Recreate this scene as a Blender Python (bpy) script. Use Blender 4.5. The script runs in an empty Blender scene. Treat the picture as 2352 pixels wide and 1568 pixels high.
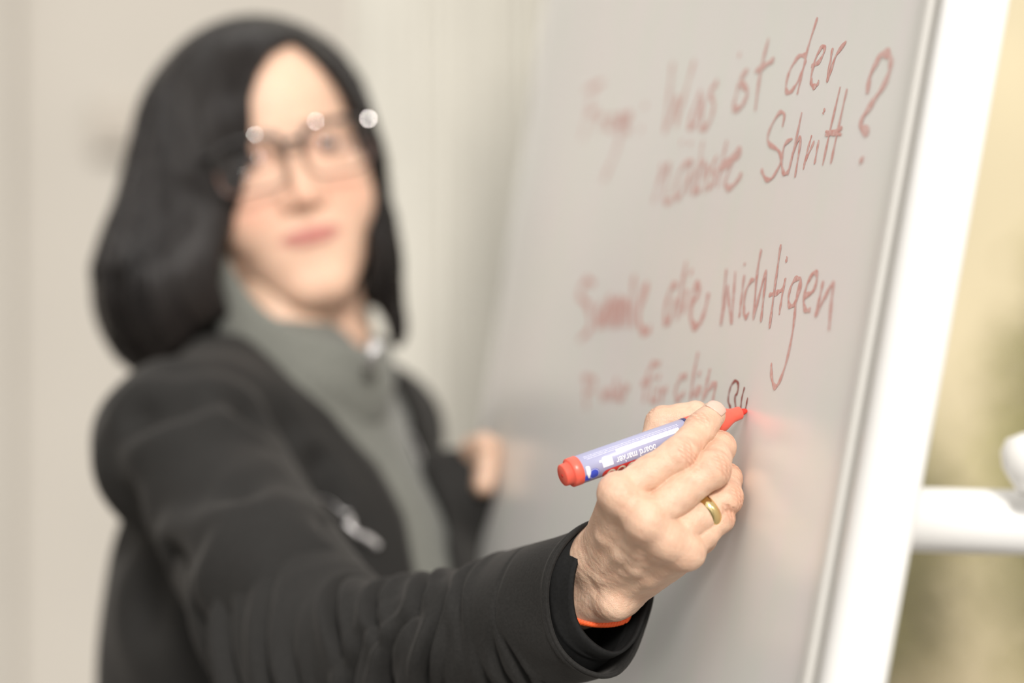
import bpy, math, random
import numpy as np
from mathutils import Vector, Matrix
random.seed(4); rng = np.random.default_rng(4)
S = bpy.context.scene
COL = S.collection
# ---------------------------------------------------------------- camera, world, light, exposure
CAMH = 1.36
FX = 5553.0                      # focal length in pixels of the 2352 px wide frame (85 mm on 36 mm)
FD = 1.346                       # focus distance: the nib on the board
cam = bpy.data.cameras.new('camera'); camo = bpy.data.objects.new('camera', cam); COL.objects.link(camo)
cam.sensor_width = 36; cam.lens = 85; camo.location = (0, 0, CAMH); camo.rotation_euler = (math.pi/2, 0, 0)
cam.dof.use_dof = True; cam.dof.focus_distance = 1.328; cam.dof.aperture_fstop = 2.35
cam.clip_start = 0.05
S.camera = camo
w = bpy.data.worlds.new('World'); S.world = w; w.use_nodes = True
w.node_tree.nodes['Background'].inputs[0].default_value = (1.0, 0.975, 0.94, 1)
w.node_tree.nodes['Background'].inputs[1].default_value = 1.02
LDIR = Vector((0.13, -0.84, 0.47)).normalized()
la = bpy.data.lights.new('sun', 'SUN'); la.angle = math.radians(11); la.energy = 2.7
la.color = (1.0, 0.96, 0.905)
lo = bpy.data.objects.new('sun', la); COL.objects.link(lo); lo.location = (2, -2, 5)
lo.rotation_euler = LDIR.to_track_quat('Z', 'Y').to_euler()
S.view_settings.view_transform = 'Standard'; S.view_settings.look = 'None'
S.view_settings.gamma = 1; S.view_settings.use_curve_mapping = False
S.view_settings.exposure = 0.20

def P(px, py, d):
    return np.array([(px-1176)/FX*d, d, CAMH+(784-py)/FX*d])
def H(px, py, dz):
    return P(px, py, FD+dz/1000.0)

# ---------------------------------------------------------------- materials
def mat(name, col, rough=0.5, metal=0.0, spec=0.5, coat=0.0, sheen=0.0, sss=0.0, trans=0.0, bump=None, attr=None, noise=None, alpha=1.0):
    m = bpy.data.materials.new(name); m.use_nodes = True
    nt = m.node_tree; b = nt.nodes['Principled BSDF']
    b.inputs['Base Color'].default_value = (*col, 1); b.inputs['Roughness'].default_value = rough
    b.inputs['Metallic'].default_value = metal; b.inputs['Specular IOR Level'].default_value = spec
    b.inputs['Coat Weight'].default_value = coat; b.inputs['Sheen Weight'].default_value = sheen
    b.inputs['Transmission Weight'].default_value = trans; b.inputs['Alpha'].default_value = alpha
    if sss:
        b.inputs['Subsurface Weight'].default_value = sss
        b.inputs['Subsurface Radius'].default_value = (1.0, 0.35, 0.18); b.inputs['Subsurface Scale'].default_value = 0.003
    tc = nt.nodes.new('ShaderNodeTexCoord')
    src = None
    if attr:
        a = nt.nodes.new('ShaderNodeAttribute'); a.attribute_name = attr; src = a.outputs['Color']
    if noise:      # (scale, amount, stretch xyz, detail)
        sc, am, st, de = noise
        mp = nt.nodes.new('ShaderNodeMapping'); mp.inputs['Scale'].default_value = st
        nt.links.new(tc.outputs['Object'], mp.inputs['Vector'])
        n = nt.nodes.new('ShaderNodeTexNoise'); n.inputs['Scale'].default_value = sc; n.inputs['Detail'].default_value = de
        nt.links.new(mp.outputs[0], n.inputs['Vector'])
        mr = nt.nodes.new('ShaderNodeMapRange'); mr.inputs[1].default_value = 0.3; mr.inputs[2].default_value = 0.7
        mr.inputs[3].default_value = 1-am; mr.inputs[4].default_value = 1+am
        nt.links.new(n.outputs['Fac'], mr.inputs[0])
        mx = nt.nodes.new('ShaderNodeVectorMath'); mx.operation = 'MULTIPLY'
        if src: nt.links.new(src, mx.inputs[0])
        else: mx.inputs[0].default_value = col
        nt.links.new(mr.outputs[0], mx.inputs[1]); src = mx.outputs[0]
    if src: nt.links.new(src, b.inputs['Base Color'])
    if bump:       # list of (kind, scale, distance, strength)
        prev = None
        for kind, sc, dist, stg, st in bump:
            mp = nt.nodes.new('ShaderNodeMapping'); mp.inputs['Scale'].default_value = st
            nt.links.new(tc.outputs['Object'], mp.inputs['Vector'])
            if kind == 'voronoi':
                n = nt.nodes.new('ShaderNodeTexVoronoi'); n.feature = 'DISTANCE_TO_EDGE'; o = n.outputs['Distance']
            else:
                n = nt.nodes.new('ShaderNodeTexNoise'); n.inputs['Detail'].default_value = 4; o = n.outputs['Fac']
            n.inputs['Scale'].default_value = sc
            nt.links.new(mp.outputs[0], n.inputs['Vector'])
            bp = nt.nodes.new('ShaderNodeBump'); bp.inputs['Distance'].default_value = dist; bp.inputs['Strength'].default_value = stg
            nt.links.new(o, bp.inputs['Height'])
            if prev: nt.links.new(prev, bp.inputs['Normal'])
            prev = bp.outputs[0]
        nt.links.new(prev, b.inputs['Normal'])
    return m
ONE = (1, 1, 1)
M = {}
M['skin'] = mat('skin', (.72, .50, .37), .46, spec=.42, sss=.25, attr='Col', noise=(90, .05, ONE, 3),
                bump=[('voronoi', 1100, .0004, .6, (1, 1.6, .8)), ('noise', 600, .0006, .45, (1, 1, 1))])
M['nail'] = mat('nail', (.70, .47, .385), .30, spec=.5, coat=.2, sss=.2)
M['jacket'] = mat('black softshell', (.016, .0152, .0142), .78, spec=.22, sheen=.07, noise=(700, .22, ONE, 2), bump=[('noise', 900, .0005, .5, ONE)])
M['jacket'].node_tree.nodes['Principled BSDF'].inputs['Sheen Tint'].default_value = (.9, .85, .8, 1)
M['lining'] = mat('black cuff lining', (.010, .010, .010), .8, spec=.2, noise=(600, .2, ONE, 2))
M['sweater'] = mat('grey green knit', (.155, .157, .138), .85, spec=.2, sheen=.2, noise=(260, .12, ONE, 3), bump=[('noise', 500, .001, .5, ONE)])
M['white_metal'] = mat('white lacquered steel', (.86, .85, .83), .28, spec=.5, coat=.2)
M['trim_white'] = mat('off white edge profile', (.74, .72, .68), .4)
M['wall'] = mat('beige plaster', (.46, .43, .385), .8, spec=.2, noise=(2.5, .03, ONE, 2), bump=[('noise', 60, .002, .2, ONE)])
M['panel'] = mat('pale door paint', (.47, .44, .40), .55, noise=(2, .02, ONE, 2))
M['floor'] = mat('dark carpet', (.12, .11, .10), .6, noise=(4, .08, ONE, 3))
M['ceiling'] = mat('white ceiling', (.75, .73, .69), .9)
M['curtain'] = mat('cream curtain', (.54, .52, .465), .9, spec=.1, noise=(30, .04, (1, 1, .2), 2))
M['red_plastic'] = mat('red marker plastic', (.84, .13, .085), .34, spec=.5, sss=.1)
M['nib'] = mat('red felt nib', (.66, .035, .02), .75)
M['label'] = mat('lavender label film', (.37, .37, .54), .32, spec=.5, coat=.3)
M['print_white'] = mat('white print', (.92, .92, .95), .35)
M['print_grey'] = mat('grey print', (.34, .34, .52), .4)
M['print_blue'] = mat('blue print', (.05, .085, .55), .35)
M['print_navy'] = mat('navy print', (.03, .035, .14), .35)
M['print_red'] = mat('red print', (.74, .06, .05), .35)
M['print_cream'] = mat('cream print', (.85, .78, .62), .4)
M['gold'] = mat('gold', (.78, .62, .30), .16, metal=1, bump=[('noise', 300, .0003, .15, ONE)])
M['orange'] = mat('orange cord', (.95, .14, .035), .55, spec=.4)
M['black_plastic'] = mat('black acetate', (.015, .013, .012), .22, coat=.5)
M['brown_plastic'] = mat('brown clear acetate', (.20, .10, .07), .2, coat=.5, trans=.4)
M['chrome'] = mat('chrome', (.92, .90, .88), .06, metal=1)
M['steel'] = mat('brushed zipper metal', (.72, .70, .70), .3, metal=.6)
M['eye'] = mat('eye white', (.52, .47, .43), .15)
M['iris'] = mat('brown iris', (.05, .025, .015), .1)
M['glass'] = mat('lens glass', (1, 1, 1), .02)
_nt = M['glass'].node_tree; _nt.nodes.clear(); _o = _nt.nodes.new('ShaderNodeOutputMaterial'); _mx = _nt.nodes.new('ShaderNodeMixShader')
_t = _nt.nodes.new('ShaderNodeBsdfTransparent'); _g = _nt.nodes.new('ShaderNodeBsdfGlossy'); _g.inputs['Roughness'].default_value = .02; _mx.inputs[0].default_value = .025
_nt.links.new(_t.outputs[0], _mx.inputs[1]); _nt.links.new(_g.outputs[0], _mx.inputs[2]); _nt.links.new(_mx.outputs[0], _o.inputs[0])
M['trousers'] = mat('dark trousers', (.03, .03, .035), .85)
M['shoe'] = mat('black shoe leather', (.02, .02, .02), .4)
M['leaf'] = mat('olive leaf', (.36, .33, .13), .6, noise=(3, .3, ONE, 2))
M['bark'] = mat('bark', (.22, .17, .12), .9)
M['ground'] = mat('dry lawn', (.50, .42, .27), .95, noise=(2, .15, ONE, 3))
M['rubber'] = mat('grey rubber', (.10, .10, .10), .7)
M['terrace'] = mat('warm rendered garden wall', (.52, .45, .30), .9, noise=(1.2, .12, ONE, 3))
def board_material():
    m = mat('glossy whiteboard enamel', (.62, .60, .56), .24, spec=.6, coat=.6)
    m.node_tree.nodes['Principled BSDF'].inputs['Coat Roughness'].default_value = .29; m.node_tree.nodes['Principled BSDF'].inputs['Coat IOR'].default_value = 1.55
    nt = m.node_tree; b = nt.nodes['Principled BSDF']; tc = nt.nodes.new('ShaderNodeTexCoord')
    mp = nt.nodes.new('ShaderNodeMapping'); mp.inputs['Scale'].default_value = (1, 1, .35)
    nt.links.new(tc.outputs['Object'], mp.inputs[0])
    n = nt.nodes.new('ShaderNodeTexNoise'); n.inputs['Scale'].default_value = 26; n.inputs['Detail'].default_value = 3
    nt.links.new(mp.outputs[0], n.inputs['Vector'])
    cr = nt.nodes.new('ShaderNodeValToRGB')
    cr.color_ramp.elements[0].position = .35; cr.color_ramp.elements[0].color = (.86, .86, .81, 1)
    cr.color_ramp.elements[1].position = .65; cr.color_ramp.elements[1].color = (.89, .85, .83, 1)
    nt.links.new(n.outputs['Fac'], cr.inputs[0]); nt.links.new(cr.outputs[0], b.inputs['Base Color'])
    mp2 = nt.nodes.new('ShaderNodeMapping'); mp2.inputs['Scale'].default_value = (1, 1, .6)
    nt.links.new(tc.outputs['Object'], mp2.inputs[0])
    n2 = nt.nodes.new('ShaderNodeTexNoise'); n2.inputs['Scale'].default_value = 60; n2.inputs['Detail'].default_value = 5
    nt.links.new(mp2.outputs[0], n2.inputs['Vector'])
    mr = nt.nodes.new('ShaderNodeMapRange'); mr.inputs[3].default_value = .28; mr.inputs[4].default_value = .38
    nt.links.new(n2.outputs['Fac'], mr.inputs[0]); nt.links.new(mr.outputs[0], b.inputs['Roughness'])
    return m
M['board'] = board_material()
def ink_material(name, col, fade):
    m = mat(name, col, .45)
    nt = m.node_tree; b = nt.nodes['Principled BSDF']; tc = nt.nodes.new('ShaderNodeTexCoord')
    n = nt.nodes.new('ShaderNodeTexNoise'); n.inputs['Scale'].default_value = 420; n.inputs['Detail'].default_value = 3
    nt.links.new(tc.outputs['Object'], n.inputs['Vector'])
    mx = nt.nodes.new('ShaderNodeMix'); mx.data_type = 'RGBA'
    mx.inputs[6].default_value = (*col, 1); mx.inputs[7].default_value = (.80, .66, .62, 1)
    mr = nt.nodes.new('ShaderNodeMapRange'); mr.inputs[1].default_value = .35; mr.inputs[2].default_value = .75
    mr.inputs[3].default_value = fade*.4; mr.inputs[4].default_value = min(1, fade*1.6)
    nt.links.new(n.outputs['Fac'], mr.inputs[0]); nt.links.new(mr.outputs[0], mx.inputs[0])
    nt.links.new(mx.outputs[2], b.inputs['Base Color'])
    return m
M['ink'] = ink_material('dried red ink', (.64, .22, .18), .5)
M['ink_faint'] = ink_material('faint red ink', (.66, .30, .26), .55)
M['ink_fresh'] = ink_material('fresh red ink', (.30, .03, .02), .12)

def hair_material():
    m = mat('black hair', (.008, .007, .006), .27, spec=.34)
    nt = m.node_tree; b = nt.nodes['Principled BSDF']
    a = nt.nodes.new('ShaderNodeAttribute'); a.attribute_name = 'Flow'
    mp = nt.nodes.new('ShaderNodeMapping'); mp.inputs['Scale'].default_value = (60, 3.0, 1)
    nt.links.new(a.outputs['Vector'], mp.inputs[0])
    n = nt.nodes.new('ShaderNodeTexNoise'); n.inputs['Scale'].default_value = 1.0; n.inputs['Detail'].default_value = 6
    nt.links.new(mp.outputs[0], n.inputs['Vector'])
    bp = nt.nodes.new('ShaderNodeBump'); bp.inputs['Distance'].default_value = .006; bp.inputs['Strength'].default_value = .9
    nt.links.new(n.outputs['Fac'], bp.inputs['Height']); nt.links.new(bp.outputs[0], b.inputs['Normal'])
    cr = nt.nodes.new('ShaderNodeValToRGB')
    cr.color_ramp.elements[0].position = .35; cr.color_ramp.elements[0].color = (.008, .006, .006, 1)
    cr.color_ramp.elements[1].position = .75; cr.color_ramp.elements[1].color = (.022, .017, .014, 1)
    nt.links.new(n.outputs['Fac'], cr.inputs[0]); nt.links.new(cr.outputs[0], b.inputs['Base Color'])
    return m
M['hair'] = hair_material()

# ---------------------------------------------------------------- object helpers
def link(name, me, m, parent=None, mats=None):
    o = bpy.data.objects.new(name, me); COL.objects.link(o)
    if mats:
        for x in mats: me.materials.append(x)
    elif m is not None and not me.materials: me.materials.append(m)
    if parent is not None: o.parent = parent
    return o
def mesh_np(name, V, F, smooth=True):
    V = np.asarray(V, dtype=np.float32); me = bpy.data.meshes.new(name)
    if isinstance(F, np.ndarray):
        n = len(F); k = F.shape[1]
        me.vertices.add(len(V)); me.vertices.foreach_set('co', V.ravel())
        me.loops.add(n*k); me.loops.foreach_set('vertex_index', F.astype(np.int32).ravel())
        me.polygons.add(n); me.polygons.foreach_set('loop_start', np.arange(0, n*k, k, dtype=np.int32))
        me.update(calc_edges=True)
    else:
        me.from_pydata([tuple(map(float, v)) for v in V], [], [tuple(map(int, f)) for f in F]); me.update()
    me.validate()
    if smooth: me.polygons.foreach_set('use_smooth', np.ones(len(me.polygons), dtype=bool))
    return me
def thing(name, label, cat, loc, group=None):
    o = bpy.data.objects.new(name, None); COL.objects.link(o); o.location = loc; o.empty_display_size = .05
    o['label'] = label; o['category'] = cat
    if group: o['group'] = group
    return o
def tag(o, label, cat, group=None):
    o['label'] = label; o['category'] = cat
    if group: o['group'] = group
    return o
def struct(o): o['kind'] = 'structure'; return o
def put(name, V, F, m, parent=None, smooth=True, mats=None):
    """world-space vertices, stored relative to the parent's own origin"""
    V = np.asarray(V, dtype=float)
    off = np.array(parent_world(parent)) if parent is not None else np.zeros(3)
    return link(name, mesh_np(name, V-off, F, smooth), m, parent, mats)
def parent_world(p):
    v = Vector((0, 0, 0))
    while p is not None: v = v + Vector(p.location); p = p.parent
    return v
def box_vf(c, s, R=None, bev=0.0):
    c = np.array(c, float); s = np.array(s, float)/2
    V = np.array([[x, y, z] for x in (-1, 1) for y in (-1, 1) for z in (-1, 1)], float)*s
    F = [(0, 1, 3, 2), (4, 6, 7, 5), (0, 4, 5, 1), (2, 3, 7, 6), (0, 2, 6, 4), (1, 5, 7, 3)]
    if R is not None: V = V @ np.array(R).T
    return V+c, F
def merge(parts):
    Vs, Fs, n = [], [], 0
    for V, F in parts:
        Vs.append(np.asarray(V, float)); Fs += [tuple(int(i)+n for i in f) for f in F]; n += len(V)
    return np.vstack(Vs), Fs
def bevel(o, w_, seg=2):
    md = o.modifiers.new('bevel', 'BEVEL'); md.width = w_; md.segments = seg; md.limit_method = 'ANGLE'; return o
def frame_of(d, up=(0, 0, 1)):
    d = np.array(d, float); d /= np.linalg.norm(d)
    u = np.array(up, float)
    if abs(d @ u) > .95: u = np.array([1., 0, 0])
    x = np.cross(u, d); x /= np.linalg.norm(x); y = np.cross(d, x)
    return x, y, d
def tube_vf(pts, rad, n=16, caps=True, flat=1.0, up=(0, 0, 1)):
    pts = np.array(pts, float); k = len(pts); rad = np.broadcast_to(rad, (k,))
    V = []; 
    for i in range(k):
        d = pts[min(i+1, k-1)]-pts[max(i-1, 0)]
        x, y, d = frame_of(d, up)
        for j in range(n):
            a = 2*math.pi*j/n
            V.append(pts[i]+rad[i]*(math.cos(a)*x+flat*math.sin(a)*y))
    F = [(i*n+j, i*n+(j+1) % n, (i+1)*n+(j+1) % n, (i+1)*n+j) for i in range(k-1) for j in range(n)]
    if caps:
        F.append(tuple(range(n-1, -1, -1))); F.append(tuple((k-1)*n+j for j in range(n)))
    return np.array(V), F
def lathe_vf(o, d, prof, n=40, up=(0, 0, 1)):
    x, y, d = frame_of(d, up); o = np.array(o, float); V = []
    for t, r in prof:
        for j in range(n):
            a = 2*math.pi*j/n; V.append(o+d*t+r*(math.cos(a)*x+math.sin(a)*y))
    k = len(prof)
    F = [(i*n+j, i*n+(j+1) % n, (i+1)*n+(j+1) % n, (i+1)*n+j) for i in range(k-1) for j in range(n)]
    F.append(tuple(range(n-1, -1, -1))); F.append(tuple((k-1)*n+j for j in range(n)))
    return np.array(V), F
def spline(pts, n):
    pts = np.array(pts, float); k = len(pts)
    P_ = np.vstack([2*pts[0]-pts[1], pts, 2*pts[-1]-pts[-2]])
    out = []
    for t in np.linspace(0, k-1, n):
        i = min(int(t), k-2); u = t-i; a, b, c, d = P_[i], P_[i+1], P_[i+2], P_[i+3]
        out.append(.5*((2*b)+(-a+c)*u+(2*a-5*b+4*c-d)*u*u+(-a+3*b-3*c+d)*u**3))
    return np.array(out)

# ---------------------------------------------------------------- distance-field sculpting
class Field:
    def __init__(s, lo, hi, h):
        s.lo = np.array(lo, float); s.h = h
        s.n = np.ceil((np.array(hi, float)-s.lo)/h).astype(int)+1
        s.F = np.full(s.n, 1.0, dtype=np.float32)
        s.ax = [(s.lo[i]+h*np.arange(s.n[i])).astype(np.float32) for i in range(3)]
    def block(s, lo, hi):
        a = np.clip(np.floor((np.array(lo)-s.lo)/s.h).astype(int), 0, s.n)
        b = np.clip(np.ceil((np.array(hi)-s.lo)/s.h).astype(int)+1, 0, s.n)
        return tuple(slice(a[i], b[i]) for i in range(3))
    def pts(s, sl): return s.ax[0][sl[0]][:, None, None], s.ax[1][sl[1]][None, :, None], s.ax[2][sl[2]][None, None, :]
    def op(s, d, sl, k, mode):
        A = s.F[sl]
        if mode == 'add':
            if k <= 0: s.F[sl] = np.minimum(A, d); return
            hh = np.clip(.5+.5*(A-d)/k, 0, 1); s.F[sl] = A*(1-hh)+d*hh-k*hh*(1-hh)
        else:
            d = -d
            if k <= 0: s.F[sl] = np.maximum(A, d); return
            hh = np.clip(.5-.5*(A-d)/k, 0, 1); s.F[sl] = A*(1-hh)+d*hh+k*hh*(1-hh)
    def cone(s, a, b, ra, rb, k=.004, mode='add'):
        a = np.array(a, float); b = np.array(b, float); r = max(ra, rb)+k+3*s.h
        sl = s.block(np.minimum(a, b)-r, np.maximum(a, b)+r); X, Y, Z = s.pts(sl)
        v = b-a; L = max(v @ v, 1e-12)
        t = np.clip(((X-a[0])*v[0]+(Y-a[1])*v[1]+(Z-a[2])*v[2])/L, 0, 1).astype(np.float32)
        d = np.sqrt((X-a[0]-t*v[0])**2+(Y-a[1]-t*v[1])**2+(Z-a[2]-t*v[2])**2)-(ra+(rb-ra)*t)
        s.op(d.astype(np.float32), sl, k, mode)
    def ball(s, c, r, k=.004, mode='add'): s.cone(c, np.array(c)+1e-6, r, r, k, mode)
    def ell(s, c, r, R=None, k=.004, mode='add'):
        c = np.array(c, float); r = np.array(r, float); m = r.max()+k+3*s.h
        sl = s.block(c-m, c+m); X, Y, Z = s.pts(sl); X = X-c[0]; Y = Y-c[1]; Z = Z-c[2]
        if R is not None:
            R = np.array(R); X, Y, Z = (R[0, 0]*X+R[1, 0]*Y+R[2, 0]*Z, R[0, 1]*X+R[1, 1]*Y+R[2, 1]*Z, R[0, 2]*X+R[1, 2]*Y+R[2, 2]*Z)
        k0 = np.sqrt((X/r[0])**2+(Y/r[1])**2+(Z/r[2])**2); k1 = np.sqrt((X/r[0]**2)**2+(Y/r[1]**2)**2+(Z/r[2]**2)**2)
        d = k0*(k0-1)/np.maximum(k1, 1e-6); s.op(d.astype(np.float32), sl, k, mode)
    def at(s, p):
        q = (np.asarray(p, float)-s.lo)/s.h; i = np.clip(np.floor(q).astype(int), 0, s.n-2); f = q-i; v = 0
        for dx in (0, 1):
            for dy in (0, 1):
                for dz in (0, 1):
                    v += s.F[i[0]+dx, i[1]+dy, i[2]+dz]*(f[0] if dx else 1-f[0])*(f[1] if dy else 1-f[1])*(f[2] if dz else 1-f[2])
        return float(v)
    def march(s, p, d, n=400, step=None):
        p = np.array(p, float); d = np.array(d, float); d /= np.linalg.norm(d); step = step or s.h*.5
        for i in range(n):
            if ((p < s.lo)|(p > s.lo+s.h*(s.n-1))).any(): p = p+d*step; continue
            if s.at(p) < 0: return p
            p = p+d*step
        return None
    def mesh(s, smooth=1):
        F = s.F; Sg = F < 0; h = s.h
        c = np.zeros(np.array(F.shape)-1, np.uint8)
        for dx in (0, 1):
            for dy in (0, 1):
                for dz in (0, 1):
                    c += Sg[dx:F.shape[0]-1+dx, dy:F.shape[1]-1+dy, dz:F.shape[2]-1+dz]
        act = (c > 0)&(c < 8); I, J, K = np.nonzero(act)
        vid = np.full(act.shape, -1, np.int32); vid[I, J, K] = np.arange(len(I))
        cor = {(a, b, e): F[I+a, J+b, K+e] for a in (0, 1) for b in (0, 1) for e in (0, 1)}
        acc = np.zeros((len(I), 3)); cnt = np.zeros(len(I))
        for ax in range(3):
            for u in (0, 1):
                for v in (0, 1):
                    o = [u, v]; o.insert(ax, 0); p = [u, v]; p.insert(ax, 1)
                    A = cor[tuple(o)]; B = cor[tuple(p)]; m = (A < 0) != (B < 0)
                    t = np.where(m, A/np.where(m, A-B, 1), 0)
                    pos = np.zeros((len(I), 3))
                    for q in range(3): pos[:, q] = o[q]
                    pos[:, ax] = t
                    acc += pos*m[:, None]; cnt += m
        V = s.lo+h*(np.stack([I, J, K], 1)+acc/cnt[:, None])
        faces = []
        n = F.shape
        for ax in range(3):
            b, e = [(1, 2), (2, 0), (0, 1)][ax]
            sa = [slice(None)]*3; sb = [slice(None)]*3
            sa[ax] = slice(0, n[ax]-1); sb[ax] = slice(1, n[ax])
            for q in (b, e): sa[q] = slice(1, n[q]-1); sb[q] = slice(1, n[q]-1)
            m = Sg[tuple(sa)] != Sg[tuple(sb)]
            idx = np.stack(np.nonzero(m), 1)
            if not len(idx): continue
            idx[:, b] += 1; idx[:, e] += 1
            ins = Sg[idx[:, 0], idx[:, 1], idx[:, 2]]
            def g(db, de):
                q = idx.copy(); q[:, b] += db; q[:, e] += de; return vid[q[:, 0], q[:, 1], q[:, 2]]
            Q = np.stack([g(-1, -1), g(0, -1), g(0, 0), g(-1, 0)], 1)
            Q[~ins] = Q[~ins][:, ::-1]; faces.append(Q)
        Q = np.vstack(faces); Q = Q[(Q >= 0).all(1)]
        E = np.vstack([Q[:, [0, 1]], Q[:, [1, 2]], Q[:, [2, 3]], Q[:, [3, 0]]]); nv = len(V)
        deg = np.bincount(E[:, 0], minlength=nv)+np.bincount(E[:, 1], minlength=nv)
        for it in range(smooth):
            A = np.stack([np.bincount(E[:, 0], V[E[:, 1], q], nv)+np.bincount(E[:, 1], V[E[:, 0], q], nv) for q in range(3)], 1)
            A /= np.maximum(deg, 1)[:, None]; V = V*.4+A*.6
        return V, Q
def vnormals(V, Q):
    N = np.cross(V[Q[:, 2]]-V[Q[:, 0]], V[Q[:, 3]]-V[Q[:, 1]]); out = np.zeros_like(V)
    for c in range(4):
        for q in range(3): out[:, q] += np.bincount(Q[:, c], N[:, q], len(V))
    return out/np.maximum(np.linalg.norm(out, axis=1, keepdims=True), 1e-12)
def nz(p, f, seed=0):
    """cheap smooth pseudo noise on points, about -1..1"""
    r = np.random.default_rng(seed); out = 0
    for i in range(5):
        k = r.normal(size=3); k /= np.linalg.norm(k); out = out+np.sin(p @ (k*f*(1+.35*i))+r.uniform(0, 6.28))/5
    return out*1.6
def set_color(me, C, name='Col'):
    a = me.color_attributes.new(name, 'FLOAT_COLOR', 'POINT')
    B = np.ones((len(C), 4), np.float32); B[:, :3] = C; a.data.foreach_set('color', B.ravel())
def set_vec(me, C, name):
    a = me.attributes.new(name, 'FLOAT_VECTOR', 'POINT'); a.data.foreach_set('vector', np.asarray(C, np.float32).ravel())

# ================================================================ ROOM
def room():
    def bx(name, c, s, m):
        V, F = box_vf(c, s); return struct(put(name, V, F, m, smooth=False))
    bx('floor', (0, -1.3, -.05), (12, 11.3, .1), M['floor'])
    # back wall with a wide window opening on the right
    YB = 4.15
    bx('wall_back', (-.8, YB+.1, 1.35), (2.4, .2, 2.7), M['wall'])
    bx('wall_back_below_window', (1.6, YB+.1, .3), (2.4, .2, .6), M['wall'])
    bx('wall_back_above_window', (1.6, YB+.1, 2.55), (2.4, .2, .3), M['wall'])
    bx('wall_left', (-2.05, 1.8, 1.35), (.1, 4.9, 2.7), M['wall'])
    # slim window frame around the opening
    parts = []
    for c, s in (((.44, YB+.05, 1.5), (.07, .09, 1.8)), ((2.76, YB+.05, 1.5), (.07, .09, 1.8)),
                 ((1.6, YB+.05, .635), (2.39, .09, .07)), ((1.6, YB+.05, 2.365), (2.39, .09, .07)),):
        parts.append(box_vf(c, s))
    V, F = merge(parts); wf = struct(put('window_1', V, F, M['white_metal'], smooth=False))
    V, F = box_vf((1.6, YB+.06, 1.5), (2.25, .006, 1.66)); put('pane', V, F, M['glass'], wf, smooth=False)
    # pale door at the far left
    V, F = box_vf((-1.35, YB-.03, 1.05), (.84, .05, 2.1)); d = struct(put('door_1', V, F, M['panel'], smooth=False)); bevel(d, .004)
    parts = [box_vf((-1.35+sx*.46, YB-.03, 1.08), (.08, .08, 2.16)) for sx in (-1, 1)]+[box_vf((-1.35, YB-.03, 2.15), (1.0, .08, .08))]
    V, F = merge(parts); t = struct(put('trim_1', V, F, M['wall'], smooth=False)); bevel(t, .004)
    for hz in (.55, 1.5):
        parts = []
        for c, s in (((-1.35, YB-.059, hz+.36), (.56, .014, .03)), ((-1.35, YB-.059, hz-.36), (.56, .014, .03)),
                     ((-1.62, YB-.059, hz), (.03, .014, .72)), ((-1.08, YB-.059, hz), (.03, .014, .72))):
            parts.append(box_vf(c, s))
        V, F = merge(parts); put('panel_moulding', V, F, M['panel'], d, smooth=False)
    V1 = tube_vf([(-1.02, YB-.055, 1.03), (-1.02, YB-.11, 1.03), (-1.15, YB-.11, 1.03)], .011, 12); V2 = lathe_vf((-1.02, YB-.055, 1.03), (0, -1, 0), [(0, .026), (.008, .026), (.009, .012)], 20)
    V, F = merge([V1, V2]); put('door_handle', V, F, M['steel'], d)
    V, F = merge([box_vf((-.672, YB-.012, 1.725), (.085, .024, .085)), box_vf((-.672, YB-.028, 1.725), (.055, .01, .06))])
    sw = put('light_switch', V, F, mat('grey switch plastic', (.42, .38, .33), .4), smooth=False); bevel(sw, .004)
    tag(sw, 'small square wall switch left of the woman\'s dark hair', 'switch')
    V, F = merge([box_vf((-.35, YB-.01, .05), (1.0, .02, .1))]); struct(put('baseboard_back', V, F, M['ceiling'], smooth=False))
    # curtain: fine regular pleats on a rail
    n = 560; x0, x1 = -.17, .19; YC = 2.60
    V = []; F = []
    zs = np.linspace(.06, 2.34, 24)
    for i in range(n+1):
        u = i/n; x = x0+(x1-x0)*u
        for z in zs:
            amp = .006+.002*math.sin(z*2.1+u*9)
            V.append((x+.003*math.sin(z*3+u*20), YC+amp*math.sin(2*math.pi*u*13+.25*math.sin(z*1.7+u*7)), z))
    m_ = len(zs)
    F = [(i*m_+j, (i+1)*m_+j, (i+1)*m_+j+1, i*m_+j+1) for i in range(n) for j in range(m_-1)]
    cu = thing('curtain', 'cream curtain with fine vertical pleats hanging behind the whiteboard edge', 'curtain', (.01, YC, .05))
    o = put('curtain_fabric', V, F, M['curtain'], cu); md = o.modifiers.new('thick', 'SOLIDIFY'); md.thickness = .002
    V, F = tube_vf([(x0-.05, YC, 2.36), (x1+.05, YC, 2.36)], .012, 16); put('rail', V, F, M['white_metal'], cu)
    for xs in (x0-.02, x1+.02):
        V, F = tube_vf([(xs, YC, 2.36), (xs, YC, 2.68)], .006, 10); put('rail_hanger', V, F, M['white_metal'], cu)
    bx('ceiling', (.4, 4.0, 2.73), (4.8, .7, .06), M['ceiling'])
room()

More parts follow.
